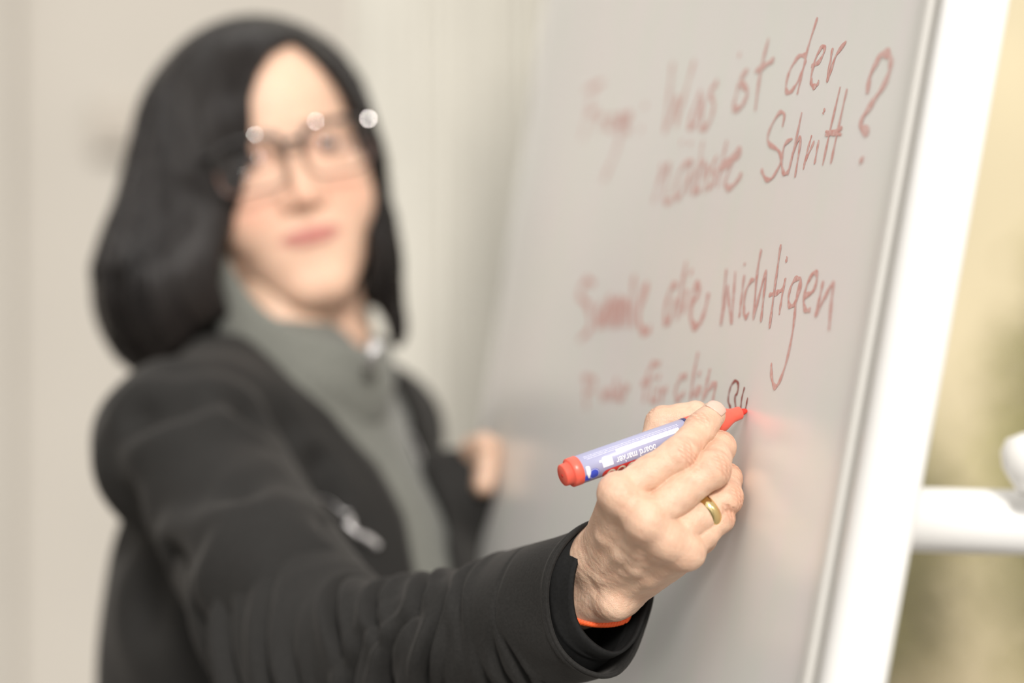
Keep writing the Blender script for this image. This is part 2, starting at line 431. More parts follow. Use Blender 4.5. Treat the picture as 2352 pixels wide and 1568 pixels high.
# garden beyond the window
def garden():
    V, F = box_vf((3.2, 8.5, -.35), (12, 8.3, .1)); struct(put('lawn', V, F, M['ground'], smooth=False))
    V, F = box_vf((3.2, 11.0, 1.95), (12, .3, 4.5)); struct(put('wall_garden', V, F, M['terrace'], smooth=False))
    def shrub(x, y, h_, r_, label, seed):
        t = thing('shrub', label, 'shrub', (x, y, -.3)); rr = np.random.default_rng(seed)
        Vs, Fs = [], []
        for i in range(7):
            a = rr.uniform(0, 6.28); e = np.array([x+math.cos(a)*r_*.6, y+math.sin(a)*r_*.6, -.3+h_*rr.uniform(.5, .95)])
            b = np.array([x, y, -.3]); Vs.append(tube_vf(spline([b, (b+e)/2+[0, 0, .1], e], 7), np.linspace(.03, .008, 7), 6))
        V, F = merge(Vs); put('stem', V, F, M['bark'], t)
        n = 2600; c = rr.normal(size=(n, 3)); c /= np.linalg.norm(c, axis=1)[:, None]
        c = c*(rr.uniform(.25, 1, n)**.5)[:, None]*np.array([r_, r_, h_*.45])*(1+.2*np.sin(4*np.arctan2(c[:, 1], c[:, 0])+seed))[:, None]+np.array([x, y, -.3+h_*.55])
        d = rr.normal(size=(n, 3)); d /= np.linalg.norm(d, axis=1)[:, None]; s_ = np.cross(d, rr.normal(size=(n, 3))); s_ /= np.linalg.norm(s_, axis=1)[:, None]
        L = .05; nn = np.cross(d, s_)
        V = np.stack([c-d*L, c+s_*L*.4+nn*.006, c+d*L, c-s_*L*.4+nn*.006], 1).reshape(-1, 3)
        F = np.arange(4*n).reshape(-1, 4); o = put('foliage', V, F, M['leaf'], t); o['kind'] = 'stuff'
    shrub(2.05, 8.3, 2.1, .42, 'olive green shrub seen out of focus just right of the white post', 1)
    shrub(1.35, 9.6, 1.5, .40, 'low blurred shrub farther left in the garden behind the board', 2)
    shrub(2.15, 7.2, .9, .35, 'small low shrub below the white crossbar', 3)
    shrub(3.25, 8.8, 2.6, .5, 'tall shrub at the right end of the garden wall', 4)
garden()

# ================================================================ WHITEBOARD STAND
TH = math.radians(77.0); LEAN = math.radians(10.9)
bh = np.array([math.cos(TH), -math.sin(TH), 0.0])               # along the board towards the camera
nh = np.array([-math.sin(TH), -math.cos(TH), 0.0])              # horizontal facing
bu = np.array([-nh[0]*math.sin(LEAN), -nh[1]*math.sin(LEAN), math.cos(LEAN)])
bn = np.cross(bh, bu); bn = bn if bn @ nh > 0 else -bn
TIP = H(1716, 942, 0)
B0 = TIP                                                       # a point of the writing surface
def on_board(px, py, off=0.0):
    d = P(px, py, 1.0)-np.array([0, 0, CAMH]); o = np.array([0, 0, CAMH])
    t = ((B0-o) @ bn)/(d @ bn); return o+d*t+bn*off
def bc(p): q = np.array(p)-B0; return q @ bh, q @ bu, q @ bn
def BP(s, u, n=0.0): return B0+bh*s+bu*u+bn*n
s_right = bc(on_board(1966, 940))[0]; s_left = bc(on_board(1140, 1000))[0]
RB = np.stack([bh, bu, bn], 1)
_a = bc(on_board(1256, 0)); _b = bc(on_board(1066, 1250)); SK = (_a[0]-_b[0])/(_a[1]-_b[1]); s_left = _b[0]+SK*(0-_b[1])
print('skew', SK, 's', s_left, s_right)
def bbox(s0, s1, u0, u1, n0, n1):
    V, F = box_vf((0, 0, 0), (s1-s0, u1-u0, n1-n0)); V = V+np.array([(s0+s1)/2, (u0+u1)/2, (n0+n1)/2])
    V[:, 0] += SK*V[:, 1]*(V[:, 0] < s_left+.02)
    return B0+V @ RB.T, F
U0, U1 = -.56, .50
ZF = lambda u: B0[2]+u*bu[2]
u_floor = (0.035-B0[2])/bu[2]
board = thing('whiteboard_stand', 'leaning whiteboard in a white tubular frame with red handwriting', 'whiteboard', tuple(BP((s_right+s_left)/2, u_floor)*np.array([1, 1, 0])))
V, F = bbox(s_left, s_right, U0, U1, -.014, 0); put('writing_surface', V, F, M['board'], board, smooth=False)
for a, b, c_ in ((s_right-.001, s_right+.009, .0035), (s_left-.007, s_left+.001, .0006)):
    V, F = bbox(a, b, U0, U1, -.016, c_); bevel(put('edge_profile', V, F, M['trim_white'], board, smooth=False), .0025, 3)
V, F = bbox(s_left, s_right, U0-.012, U0, -.016, .0035); bevel(put('edge_profile', V, F, M['trim_white'], board, smooth=False), .002)
V, F = bbox(s_left, s_right, U1, U1+.012, -.016, .0035); bevel(put('edge_profile', V, F, M['trim_white'], board, smooth=False), .002)
TS = s_right+.0335; TN = -.010; TR = .0158
V, F = tube_vf([BP(TS, u_floor+.03, TN), BP(TS, U0, TN), BP(TS, 0, TN), BP(TS, U1+.05, TN)], TR, 48, up=bn); put('frame_tube', V, F, M['white_metal'], board)
TS2 = s_left-.0335
V, F = tube_vf([BP(TS2+SK*U0, u_floor+.03, TN-.03), BP(TS2+SK*U0, U0-.1, TN-.03)], TR, 32, up=bn); put('frame_tube', V, F, M['white_metal'], board)
V, F = bbox(s_right+.008, s_right+.022, U0, U1, -.016, -.008); put('joint_rail', V, F, M['trim_white'], board, smooth=False)
for sx in (TS, TS2):     # cross rails and feet
    c = BP(sx, u_floor, TN)
    fo = tube_vf([c+nh*.28+[0, 0, .03], c-nh*.28+[0, 0, .03]], .017, 16); put('foot', *fo, M['white_metal'], board)
    for sg in (-1, 1):
        e = c+nh*.26*sg; e[2] = .024
        V, F = lathe_vf(e-bh*.009, bh, [(0, .018), (.002, .024), (.016, .024), (.018, .018)], 20); put('castor', V, F, M['rubber'], board)
V, F = tube_vf([BP(TS, U1+.05, TN), BP(TS2+SK*U1, U1+.05, TN)], TR, 24); put('top_tube', V, F, M['white_metal'], board)
V, F = tube_vf([BP(TS, U0-.05, TN), BP(TS2+SK*U0, U0-.05, TN)], TR, 24); put('bottom_tube', V, F, M['white_metal'], board)
# rear brace that shows right of the post
c0 = P(1990, 1189, 1.55); c1 = P(2560, 1206, 1.55)
V, F = tube_vf([c0, c1], .0208, 32, flat=1.0); put('crossbar', V, F, M['white_metal'], board)
k0 = P(2378, 1125, 1.52)
V, F = lathe_vf(k0+[0, 0, -.004], (0, 0, 1), [(0, .012), (.006, .013), (.012, .017), (.018, .0205), (.028, .0215), (.036, .018), (.040, .008), (.0405, .001)], 28); put('knob', V, F, M['white_metal'], board)
V, F = tube_vf([np.array([c1[0], c1[1], 1.72]), np.array([c1[0], c1[1], .06])], .0158, 24); put('rear_post', V, F, M['white_metal'], board)
V, F = tube_vf([np.array([c1[0], c1[1]-.2, .05]), np.array([c1[0], c1[1]+.25, .05])], .016, 16); put('foot', V, F, M['white_metal'], board)
V, F = tube_vf([BP(TS, U0-.3, TN-.01), P(1990, 1189, 1.55)*np.array([1, 1, 0])+[0, 0, .50], np.array([c1[0], c1[1], .5])], .0120, 16); put('brace', V, F, M['white_metal'], board)
V, F = tube_vf([c0, np.array([c0[0]-.10, c0[1]-.02, c0[2]+.0]), BP(s_right-.22, bc(c0)[1], -.014)], .0150, 16); put('bracket', V, F, M['white_metal'], board)

# ---- handwriting
Z3 = lambda L: [(1250+x/2.134, y/2.134) for x, y in L]
Z4 = lambda L: [(1250+x/2.94, 500+y/2.94) for x, y in L]
Z1 = lambda L: [(1250+x/3.92, 850+y/3.92) for x, y in L]
def stroke(pts, wd):
    if len(pts) == 1:
        c = pts[0]; pts = [(c[0], c[1]-3), (c[0]+1, c[1]), (c[0], c[1]+3)]
    Q = np.array([on_board(x, y) for x, y in pts]); n = max(4, len(pts)*7)
    Q = spline(Q, n) if len(Q) > 2 else np.linspace(Q[0], Q[-1], n)
    V = []; r = random.random()*6
    for i in range(n):
        d = Q[min(i+1, n-1)]-Q[max(i-1, 0)]; d /= max(np.linalg.norm(d), 1e-9); s_ = np.cross(bn, d)
        ww = wd*(.85+.25*math.sin(i*.7+r))*(.55 if i in (0, n-1) else 1)
        for k_ in (-1, 0, 1): V.append(Q[i]+s_*ww*.5*k_+bn*(.00012+.00010*(k_ == 0)+.00002*len(WS)%.0002))
    F = [(i*3+k_, (i+1)*3+k_, (i+1)*3+k_+1, i*3+k_+1) for i in range(n-1) for k_ in (0, 1)]
    WS.append(1); return np.array(V), F
WS = []
def word(text, strokes, wd, m):
    parts = [stroke(s_, wd) for s_ in strokes]
    V, F = merge(parts); o = put('handwriting', V, F, m, board); o['label'] = 'red handwritten ' + text
word('word der', [Z3([(1285, 270), (1245, 280), (1203, 350), (1185, 430), (1200, 455), (1232, 420), (1265, 350), (1285, 290)]), Z3([(1340, 85), (1292, 240), (1262, 370), (1240, 465)]),
     Z3([(1310, 325), (1350, 300), (1375, 245), (1362, 230), (1332, 285), (1310, 370), (1312, 412), (1328, 425), (1348, 400)]),
     Z3([(1414, 235), (1402, 310), (1388, 388), (1402, 360), (1432, 270), (1482, 203)])], .0036, M['ink'])
word('word ist', [Z3([(958, 400), (925, 530)]), Z3([(955, 272)]), Z3([(1000, 340), (962, 395), (998, 450), (965, 525), (925, 538)]),
     Z3([(1102, 185), (1062, 350), (1035, 545)]), Z3([(1035, 352), (1128, 292)])], .0048, M['ink_faint'])
word('word Was', [Z3([(632, 305), (612, 480), (592, 655)]), Z3([(592, 655), (655, 475), (645, 625)]), Z3([(645, 625), (690, 460), (738, 290)]),
     Z3([(772, 440), (725, 560), (710, 620), (745, 600), (775, 480), (772, 615)]), Z3([(852, 400), (815, 450), (832, 520), (802, 615), (760, 632)])], .0056, M['ink_faint'])
word('word nächste', [Z3([(582, 800), (560, 900), (535, 995)]), Z3([(560, 900), (612, 800), (602, 900), (590, 985), (628, 985)]),
     Z3([(725, 785), (672, 830), (640, 950), (665, 960), (715, 850), (725, 790), (705, 950)]), Z3([(672, 700)]), Z3([(715, 702)]),
     Z3([(790, 790), (745, 850), (735, 940), (765, 930)]), Z3([(778, 690), (760, 830), (745, 945)]), Z3([(770, 880), (805, 815), (785, 950)]),
     Z3([(852, 760), (825, 820), (840, 880), (800, 930)]), Z3([(897, 685), (872, 800), (850, 920)]), Z3([(850, 830), (952, 742)]),
     Z3([(868, 830), (955, 765), (950, 730), (902, 850), (888, 908), (920, 918), (972, 850)])], .0046, M['ink_faint'])
word('word Schritt', [Z3([(1168, 625), (1178, 565), (1152, 555), (1105, 640), (1100, 700), (1150, 740), (1160, 795), (1120, 870), (1088, 878), (1065, 830)]),
     Z3([(1217, 680), (1180, 710), (1165, 800), (1178, 852), (1202, 835)]), Z3([(1264, 550), (1232, 700), (1195, 860)]), Z3([(1215, 765), (1250, 680), (1256, 705), (1230, 870)]),
     Z3([(1312, 662), (1290, 740), (1270, 832)]), Z3([(1280, 790), (1325, 690)]), Z3([(1347, 685), (1325, 805)]), Z3([(1377, 530), (1367, 560)]),
     Z3([(1452, 425), (1402, 640), (1365, 812)]), Z3([(1485, 435), (1440, 640), (1405, 803)]), Z3([(1378, 662), (1462, 628)]), Z3([(1380, 645), (1458, 660)])], .0030, M['ink'])
word('question mark', [Z3([(1585, 462), (1600, 370), (1650, 275), (1687, 265), (1700, 312), (1680, 390), (1620, 490), (1567, 570), (1555, 620), (1592, 652)]), Z3([(1558, 770), (1556, 800)])], .0056, M['ink_faint'])
word('word Frage with colon', [Z3([(205, 445), (292, 400)]), Z3([(245, 420), (215, 560), (185, 690)]), Z3([(210, 560), (260, 540)]),
     Z3([(275, 560), (262, 650)]), Z3([(275, 590), (300, 565)]), Z3([(335, 560), (310, 620), (335, 625), (345, 570), (340, 640)]), Z3([(385, 550), (360, 600), (380, 600), (390, 560), (360, 720), (290, 890)]),
     Z3([(400, 610), (425, 570), (405, 560), (398, 630), (420, 640)]), Z3([(492, 520)]), Z3([(472, 632)])], .0058, M['ink_faint'])
word('word wichtigen', [Z4([(1232, 345), (1215, 540), (1195, 730)]), Z4([(1195, 730), (1240, 455)]), Z4([(1240, 455), (1252, 600), (1266, 722)]), Z4([(1266, 722), (1292, 360)]),
     Z4([(1352, 385), (1335, 530), (1318, 675)]), Z4([(1356, 305), (1354, 325)]), Z4([(1420, 420), (1395, 430), (1360, 510), (1350, 620), (1362, 672), (1385, 640)]),
     Z4([(1467, 210), (1437, 400), (1415, 688)]), Z4([(1415, 688), (1460, 500), (1500, 365), (1485, 520), (1465, 705)]), Z4([(1600, 180), (1562, 450), (1523, 748)]),
     Z4([(1518, 522), (1575, 505), (1618, 470), (1630, 405)]), Z4([(1630, 405), (1605, 540), (1588, 655)]), Z4([(1643, 262), (1632, 303)]),
     Z4([(1735, 410), (1690, 420), (1655, 510), (1655, 590), (1690, 582), (1728, 490), (1735, 412)]), Z4([(1735, 410), (1702, 560), (1682, 750), (1640, 960), (1592, 1100), (1558, 1142), (1537, 1070), (1535, 980)]),
     Z4([(1760, 532), (1820, 490), (1845, 395), (1825, 370), (1780, 440), (1755, 550), (1765, 622), (1800, 622)]), Z4([(1887, 425), (1857, 560), (1832, 668)]), Z4([(1832, 668), (1900, 530), (1952, 445), (1940, 580), (1925, 765)])], .0034, M['ink'])
word('word die', [Z4([(900, 455), (860, 475), (820, 620), (822, 712), (852, 680), (892, 540)]), Z4([(962, 295), (930, 480), (900, 690)]), Z4([(965, 480), (938, 655)]), Z4([(990, 370)]),
     Z4([(990, 592), (1040, 520), (1040, 440), (1002, 520), (992, 680), (1030, 738), (1082, 640), (1112, 505)])], .0058, M['ink'])
word('word Sammle', [Z4([(335, 445), (280, 428), (240, 520), (300, 600), (312, 740), (238, 825)]), Z4([(395, 570), (360, 640), (370, 740), (400, 620), (405, 745)]),
     Z4([(420, 745), (430, 570), (450, 560), (452, 745)]), Z4([(455, 600), (475, 565), (480, 745)]), Z4([(500, 745), (505, 570), (525, 560), (530, 740)]), Z4([(535, 600), (555, 565), (562, 740)]),
     Z4([(610, 380), (595, 580), (600, 740)]), Z4([(640, 620), (685, 520), (690, 445), (650, 560), (640, 700), (680, 775), (720, 745)])], .0066, M['ink'])
word('word Punkte', [Z4([(290, 1060), (280, 1180), (290, 1290)]), Z4([(260, 1080), (335, 1090), (330, 1160), (285, 1180)]), Z4([(390, 1160), (395, 1235), (420, 1160), (425, 1240)]), Z4([(440, 1230), (450, 1160), (470, 1230)]),
     Z4([(485, 1080), (490, 1235)]), Z4([(490, 1190), (520, 1150)]), Z4([(490, 1190), (525, 1240)]), Z4([(545, 1110), (540, 1240)]), Z4([(530, 1160), (575, 1150)])], .0050, M['ink_faint'])
word('word für', [Z4([(785, 985), (725, 1000), (690, 1100), (675, 1250)]), Z4([(660, 1120), (720, 1100)]), Z4([(735, 1140), (725, 1230), (760, 1225), (775, 1140)]), Z4([(742, 1075)]), Z4([(772, 1078)]), Z4([(800, 1150), (795, 1250)]), Z4([(797, 1190), (830, 1150)])], .0056, M['ink_faint'])
word('word dich', [Z4([(965, 1070), (925, 1080), (890, 1160), (895, 1240)]), Z4([(895, 1240), (950, 1180)]), Z4([(1042, 905), (1008, 1080), (990, 1235)]), Z4([(1048, 1055)]), Z4([(1045, 1130), (1030, 1220)]), Z4([(1010, 1185), (1062, 1158)]),
     Z4([(1122, 1018), (1098, 1120), (1070, 1240)]), Z4([(1085, 1200), (1130, 1135), (1158, 1130), (1138, 1240)])], .0050, M['ink_faint'])
word('letters au just being written', [Z1([(1738, 215), (1752, 140), (1728, 95), (1690, 130), (1665, 210), (1660, 280), (1682, 345)]), Z1([(1752, 110), (1742, 200), (1720, 238), (1727, 345)]),
     Z1([(1807, 150), (1782, 250), (1770, 352)]), Z1([(1835, 245), (1815, 350)])], .0021, M['ink_fresh'])

# ================================================================ MARKER
BUTT = H(1291, 1092, -46)
AX = TIP-BUTT; LEN = float(np.linalg.norm(AX)); AX /= LEN
MR = .0078
view = (BUTT+TIP)/2-np.array([0, 0, CAMH]); view /= np.linalg.norm(view)
c_f = -view+(view @ AX)*AX; c_f /= np.linalg.norm(c_f)          # radial direction facing the camera
c_u = np.cross(AX, c_f); c_u = c_u if c_u[2] > 0 else -c_u      # radial direction upwards
def MC(t, phi, r=MR): return BUTT+AX*t+r*(math.cos(phi)*c_f+math.sin(phi)*c_u)
marker = thing('whiteboard_marker', 'red board marker with lavender label held in the writing hand', 'marker', tuple(BUTT))
def lat(name, prof, m, n=56):
    V, F = lathe_vf(BUTT, AX, prof, n, up=c_f); return put(name, V, F, m, marker)
mm = .001
o = lat('end_plug', [(-.0*mm, .8*mm), (.0, 1.1*mm), (.0001, 5.4*mm), (.5*mm, 6.0*mm), (4.2*mm, 6.3*mm), (4.3*mm, 7.2*mm), (4.8*mm, 7.95*mm), (9.6*mm, 8.05*mm), (10.0*mm, 7.8*mm)], M['red_plastic'])
lat('barrel', [(10*mm, 7.6*mm), (10.1*mm, MR), (78*mm, MR), (78.2*mm, 7.6*mm)], M['label'])
lat('label_band', [(77.0*mm, MR+.00008), (79.4*mm, MR+.00008)], M['print_navy'])
L_ = LEN/mm
lat('grip', [(79*mm, 7.6*mm), (79.2*mm, 7.9*mm)]+[((L_-a)*mm, b*mm) for a, b in ((24, 7.7), (19, 7.3), (16.5, 6.8), (14, 5.7), (11.5, 4.5), (9.5, 3.95), (4.9, 3.7), (4.5, 3.4), (4.45, 1.9))], M['red_plastic'])
lat('nib', [((L_-5)*mm, 1.9*mm), ((L_-2.6)*mm, 1.85*mm), ((L_-1.2)*mm, 1.45*mm), ((L_-.35)*mm, .9*mm), (L_*mm, .35*mm)], M['nib'], 24)
V, F = lathe_vf(BUTT-AX*.00012, AX, [(0, 1.0*mm), (.0001, 1.05*mm)], 20, up=c_f); put('vent_hole', V, F, M['nib'], marker)
# printing wrapped onto the barrel: local coordinates (t along the axis in mm, a = arc upwards in mm)
def wrapV(pts, off): return np.array([MC(t*mm, a*mm/MR, MR+off) for t, a in pts])
def wrap_poly(pts, m, name, off=.00009):
    """filled convex-ish outline, subdivided into strips around the barrel"""
    pts = np.array(pts, float); c = pts.mean(0); rings = [c+(pts-c)*f for f in (0.02, .35, .7, 1.0)]
    n = len(pts); V = np.vstack([wrapV(r, off) for r in rings]); F = [(i*n+j, i*n+(j+1) % n, (i+1)*n+(j+1) % n, (i+1)*n+j) for i in range(3) for j in range(n)]
    return V, F
def dens(pts, k=6):
    out = []; n = len(pts)
    for i in range(n):
        a = np.array(pts[i], float); b = np.array(pts[(i+1) % n], float)
        for j in range(k): out.append(a+(b-a)*j/k)
    return out
def T_(px, py):
    """pixel on the barrel -> (t mm, arc mm)"""
    d = P(px, py, 1)-np.array([0, 0, CAMH]); o = np.array([0, 0, CAMH])-BUTT
    d2 = d-(d @ AX)*AX; o2 = o-(o @ AX)*AX; A = d2 @ d2; B = 2*(d2 @ o2); C = o2 @ o2-MR*MR; D = B*B-4*A*C
    if D < 0: D = 0
    q = (-B-math.sqrt(D))/(2*A); p = o+d*q; return (p @ AX)/mm, math.atan2(p @ c_u, p @ c_f)*MR/mm
Z5 = lambda L: [T_(1280+x/11.76, 1000+y/11.76) for x, y in L]
def pr(name, items, m, label=None):
    V, F = merge(items); o = put(name, V, F, m, marker)
    if label: o['label'] = label
    return o
tA, aA = T_(1415, 1036)  # pill strip left end, middle
pill = [(tA, aA-1.35), (tA+.5, aA-1.5), (tA+40, aA-1.5), (tA+40, aA+.9), (tA+.5, aA+.9), (tA, aA+.7)]
pr('print_strip', [wrap_poly(dens(pill, 10), M['print_white'], '')], M['print_white'], 'white strip on the marker label')
its = []
rr = np.random.default_rng(9)
x = tA+2.5
while x < tA+36:
    its.append(wrap_poly([(x, aA-.75), (x+.55, aA-.75), (x+.5, aA+.2), (x+.1, aA+.15)], None, '', .00016)); x += rr.uniform(.9, 1.6)
pr('print_marks', its, mat('pale grey print', (.50, .50, .66), .4), 'pale grey letters on the white strip')
icon = Z5([(1200, 690), (1215, 590), (1290, 560), (1450, 530), (1525, 770), (1300, 850), (1250, 870), (1225, 760)])
pr('board_icon', [wrap_poly(dens(icon, 6), None, ''), wrap_poly(dens(Z5([(1130, 680), (1215, 660), (1220, 710), (1140, 735)]), 4), None, '', .00008)], M['print_white'], 'white flip chart icon on the marker label')
pr('icon_line', [wrap_poly(dens(Z5(q), 3), None, '', .00017) for q in ([(1405, 700), (1430, 640), (1438, 650), (1415, 705)], [(1430, 640), (1490, 715), (1480, 722), (1425, 655)])], M['print_grey'])
bott = Z5([(765, 870), (775, 835), (850, 825), (880, 860), (905, 1020), (860, 1150), (845, 1150), (800, 1040)])
pr('bottle_icon', [wrap_poly(dens(bott, 5), None, '', .00020)], M['print_white'], 'white refill nib icon on the marker label')
cb, ab = T_(1365, 1087)
circ = lambda r, n=36: [(cb+r*math.cos(2*math.pi*j/n), ab-.3+r*math.sin(2*math.pi*j/n)) for j in range(n)]
pr('badge', [wrap_poly(circ(3.3), None, '', .00009)], M['print_blue'], 'blue round badge on the marker label')
pr('badge_dots', [wrap_poly([(cb+2.85*math.cos(a)-.17, ab-.3+2.85*math.sin(a)-.17), (cb+2.85*math.cos(a)+.17, ab-.3+2.85*math.sin(a)-.17), (cb+2.85*math.cos(a)+.17, ab-.3+2.85*math.sin(a)+.17), (cb+2.85*math.cos(a)-.17, ab-.3+2.85*math.sin(a)+.17)], None, '', .00016) for a in np.linspace(0, 2*math.pi, 30)[:-1]], M['print_white'])
drop = Z5([(700, 1225), (745, 1140), (790, 1060), (815, 1100), (850, 1165), (900, 1150), (880, 1190), (800, 1215)])
pr('drop_shape', [wrap_poly(dens(drop, 5), None, '', .00012)], M['print_blue'], 'blue drop on the marker label')
# red band carrying the cream number shapes
redt = T_(1384, 1086)[0]; a0 = T_(1424, 1067)[1]; a1 = a0-7.5
red = [(redt, a0-2.2), (redt+.8, a0-.9), (redt+2.2, a0-.2), (redt+5, a0), (redt+40, a0), (redt+40, a1), (redt+3, a1), (redt+.6, a1+1.6)]
pr('red_band', [wrap_poly(dens(red, 8), None, '', .00009)], M['print_red'], 'red band on the marker label')
def ringshape(c, a, rx, ra, wd, n=40, off=.00018):
    o_ = [(c+rx*math.cos(2*math.pi*j/n), a+ra*math.sin(2*math.pi*j/n)) for j in range(n)]; i_ = [(c+(rx-wd)*math.cos(2*math.pi*j/n), a+(ra-wd)*math.sin(2*math.pi*j/n)) for j in range(n)]
    return wrapV(o_+i_, off), [(j, (j+1) % n, n+(j+1) % n, n+j) for j in range(n)]
pr('number_print', [ringshape(redt+5.6+k_*6.4, a0-4.3, 3.0, 3.5, 1.2) for k_ in range(4)], M['print_cream'], 'cream rounded digits on the red band')
def text_wrap(txt, size, t0, a0_, m, name, off=.00014, squeeze=1.0):
    cu = bpy.data.curves.new('t', 'FONT'); cu.body = txt; cu.size = size; cu.offset = size*.012
    ob = bpy.data.objects.new('t', cu); COL.objects.link(ob); dg = bpy.context.evaluated_depsgraph_get()
    me = bpy.data.meshes.new_from_object(ob.evaluated_get(dg)); bpy.data.objects.remove(ob)
    V = np.array([v.co for v in me.vertices]); F = [tuple(p.vertices) for p in me.polygons]
    W = V[:, 0].max()
    # the print reads from nib to butt and stands upside down
    pts = [(t0+(W-x_)*squeeze, a0_-y_) for x_, y_, _ in V]
    o = put(name, wrapV(pts, off), F, m, marker); o['label'] = 'white lettering board marker on the label'; return o
tM, aM = T_(1416, 1062)
text_wrap('board marker', 5.6, tM+.2, aM+2.65, M['print_white'], 'lettering', squeeze=.80)
its = []
for row, (py_, n_) in enumerate(((0, 4), (1, 4), (2, 4))):
    tt, aa = T_(1340, 1051); aa = aa-.2-row*1.05+.3; x = tt+[0, 0, 1.2][row]
    while x < 72:
        wl = rr.uniform(.8, 2.6)
        y0 = aa; k = x
        while k < x+wl:
            g = rr.uniform(.30, .46); hh = .50*rr.uniform(.75, 1.2)
            its.append((wrapV([(k, y0), (k+g*.55, y0), (k+g*.55, y0+hh), (k, y0+hh)], .00012), [(0, 1, 2, 3)])); k += g
        x += wl+.4
pr('small_print', its, mat('pale small print', (.80, .80, .92), .4), 'rows of tiny pale print along the label')['kind'] = 'stuff'
# ================================================================ PERSON
person = thing('person', 'woman with black bob in glasses, black jacket over grey zip sweater, writing on the board', 'person', (-.18, 1.92, 0))
def rot(ax, a):
    return np.array(Matrix.Rotation(math.radians(a), 3, ax))
def sub_field(G, lo, hi):
    sl = G.block(lo, hi); s_ = Field.__new__(Field); s_.h = G.h
    s_.lo = G.lo+G.h*np.array([x.start for x in sl]); s_.n = np.array([x.stop-x.start for x in sl])
    s_.F = np.full(s_.n, 1.0, np.float32); s_.ax = [G.ax[i][sl[i]] for i in range(3)]; return s_, sl

# ---- writing hand
JT = {'index': [H(1424, 1131, -53), H(1560, 1042, -47), H(1608, 985, -32), H(1636, 953, -23)],
      'middle': [H(1485, 1192, -58), H(1634, 1078, -46), H(1652, 1028, -24), H(1640, 1036, -4)],
      'ring': [H(1535, 1236, -52), H(1664, 1143, -35), H(1668, 1100, -18), H(1640, 1096, -3)],
      'little': [H(1578, 1262, -46), H(1652, 1190, -37), H(1655, 1155, -13), H(1630, 1140, -2)],
      'thumb': [H(1405, 1235, 12), H(1484, 1080, -4), H(1524, 975, 3), H(1597, 955, 1)]}
JR = {'index': [10.6, 9.3, 8.0, 7.3], 'middle': [11, 9.8, 8.4, 7.4], 'ring': [10.6, 9.2, 8, 7.2], 'little': [9.4, 7.6, 6.9, 6.3], 'thumb': [13, 11.2, 9.5, 8.6]}
W1, W2 = H(1364, 1284, 6), H(1406, 1366, 5)
ELB = P(745, 1485, 1.535)
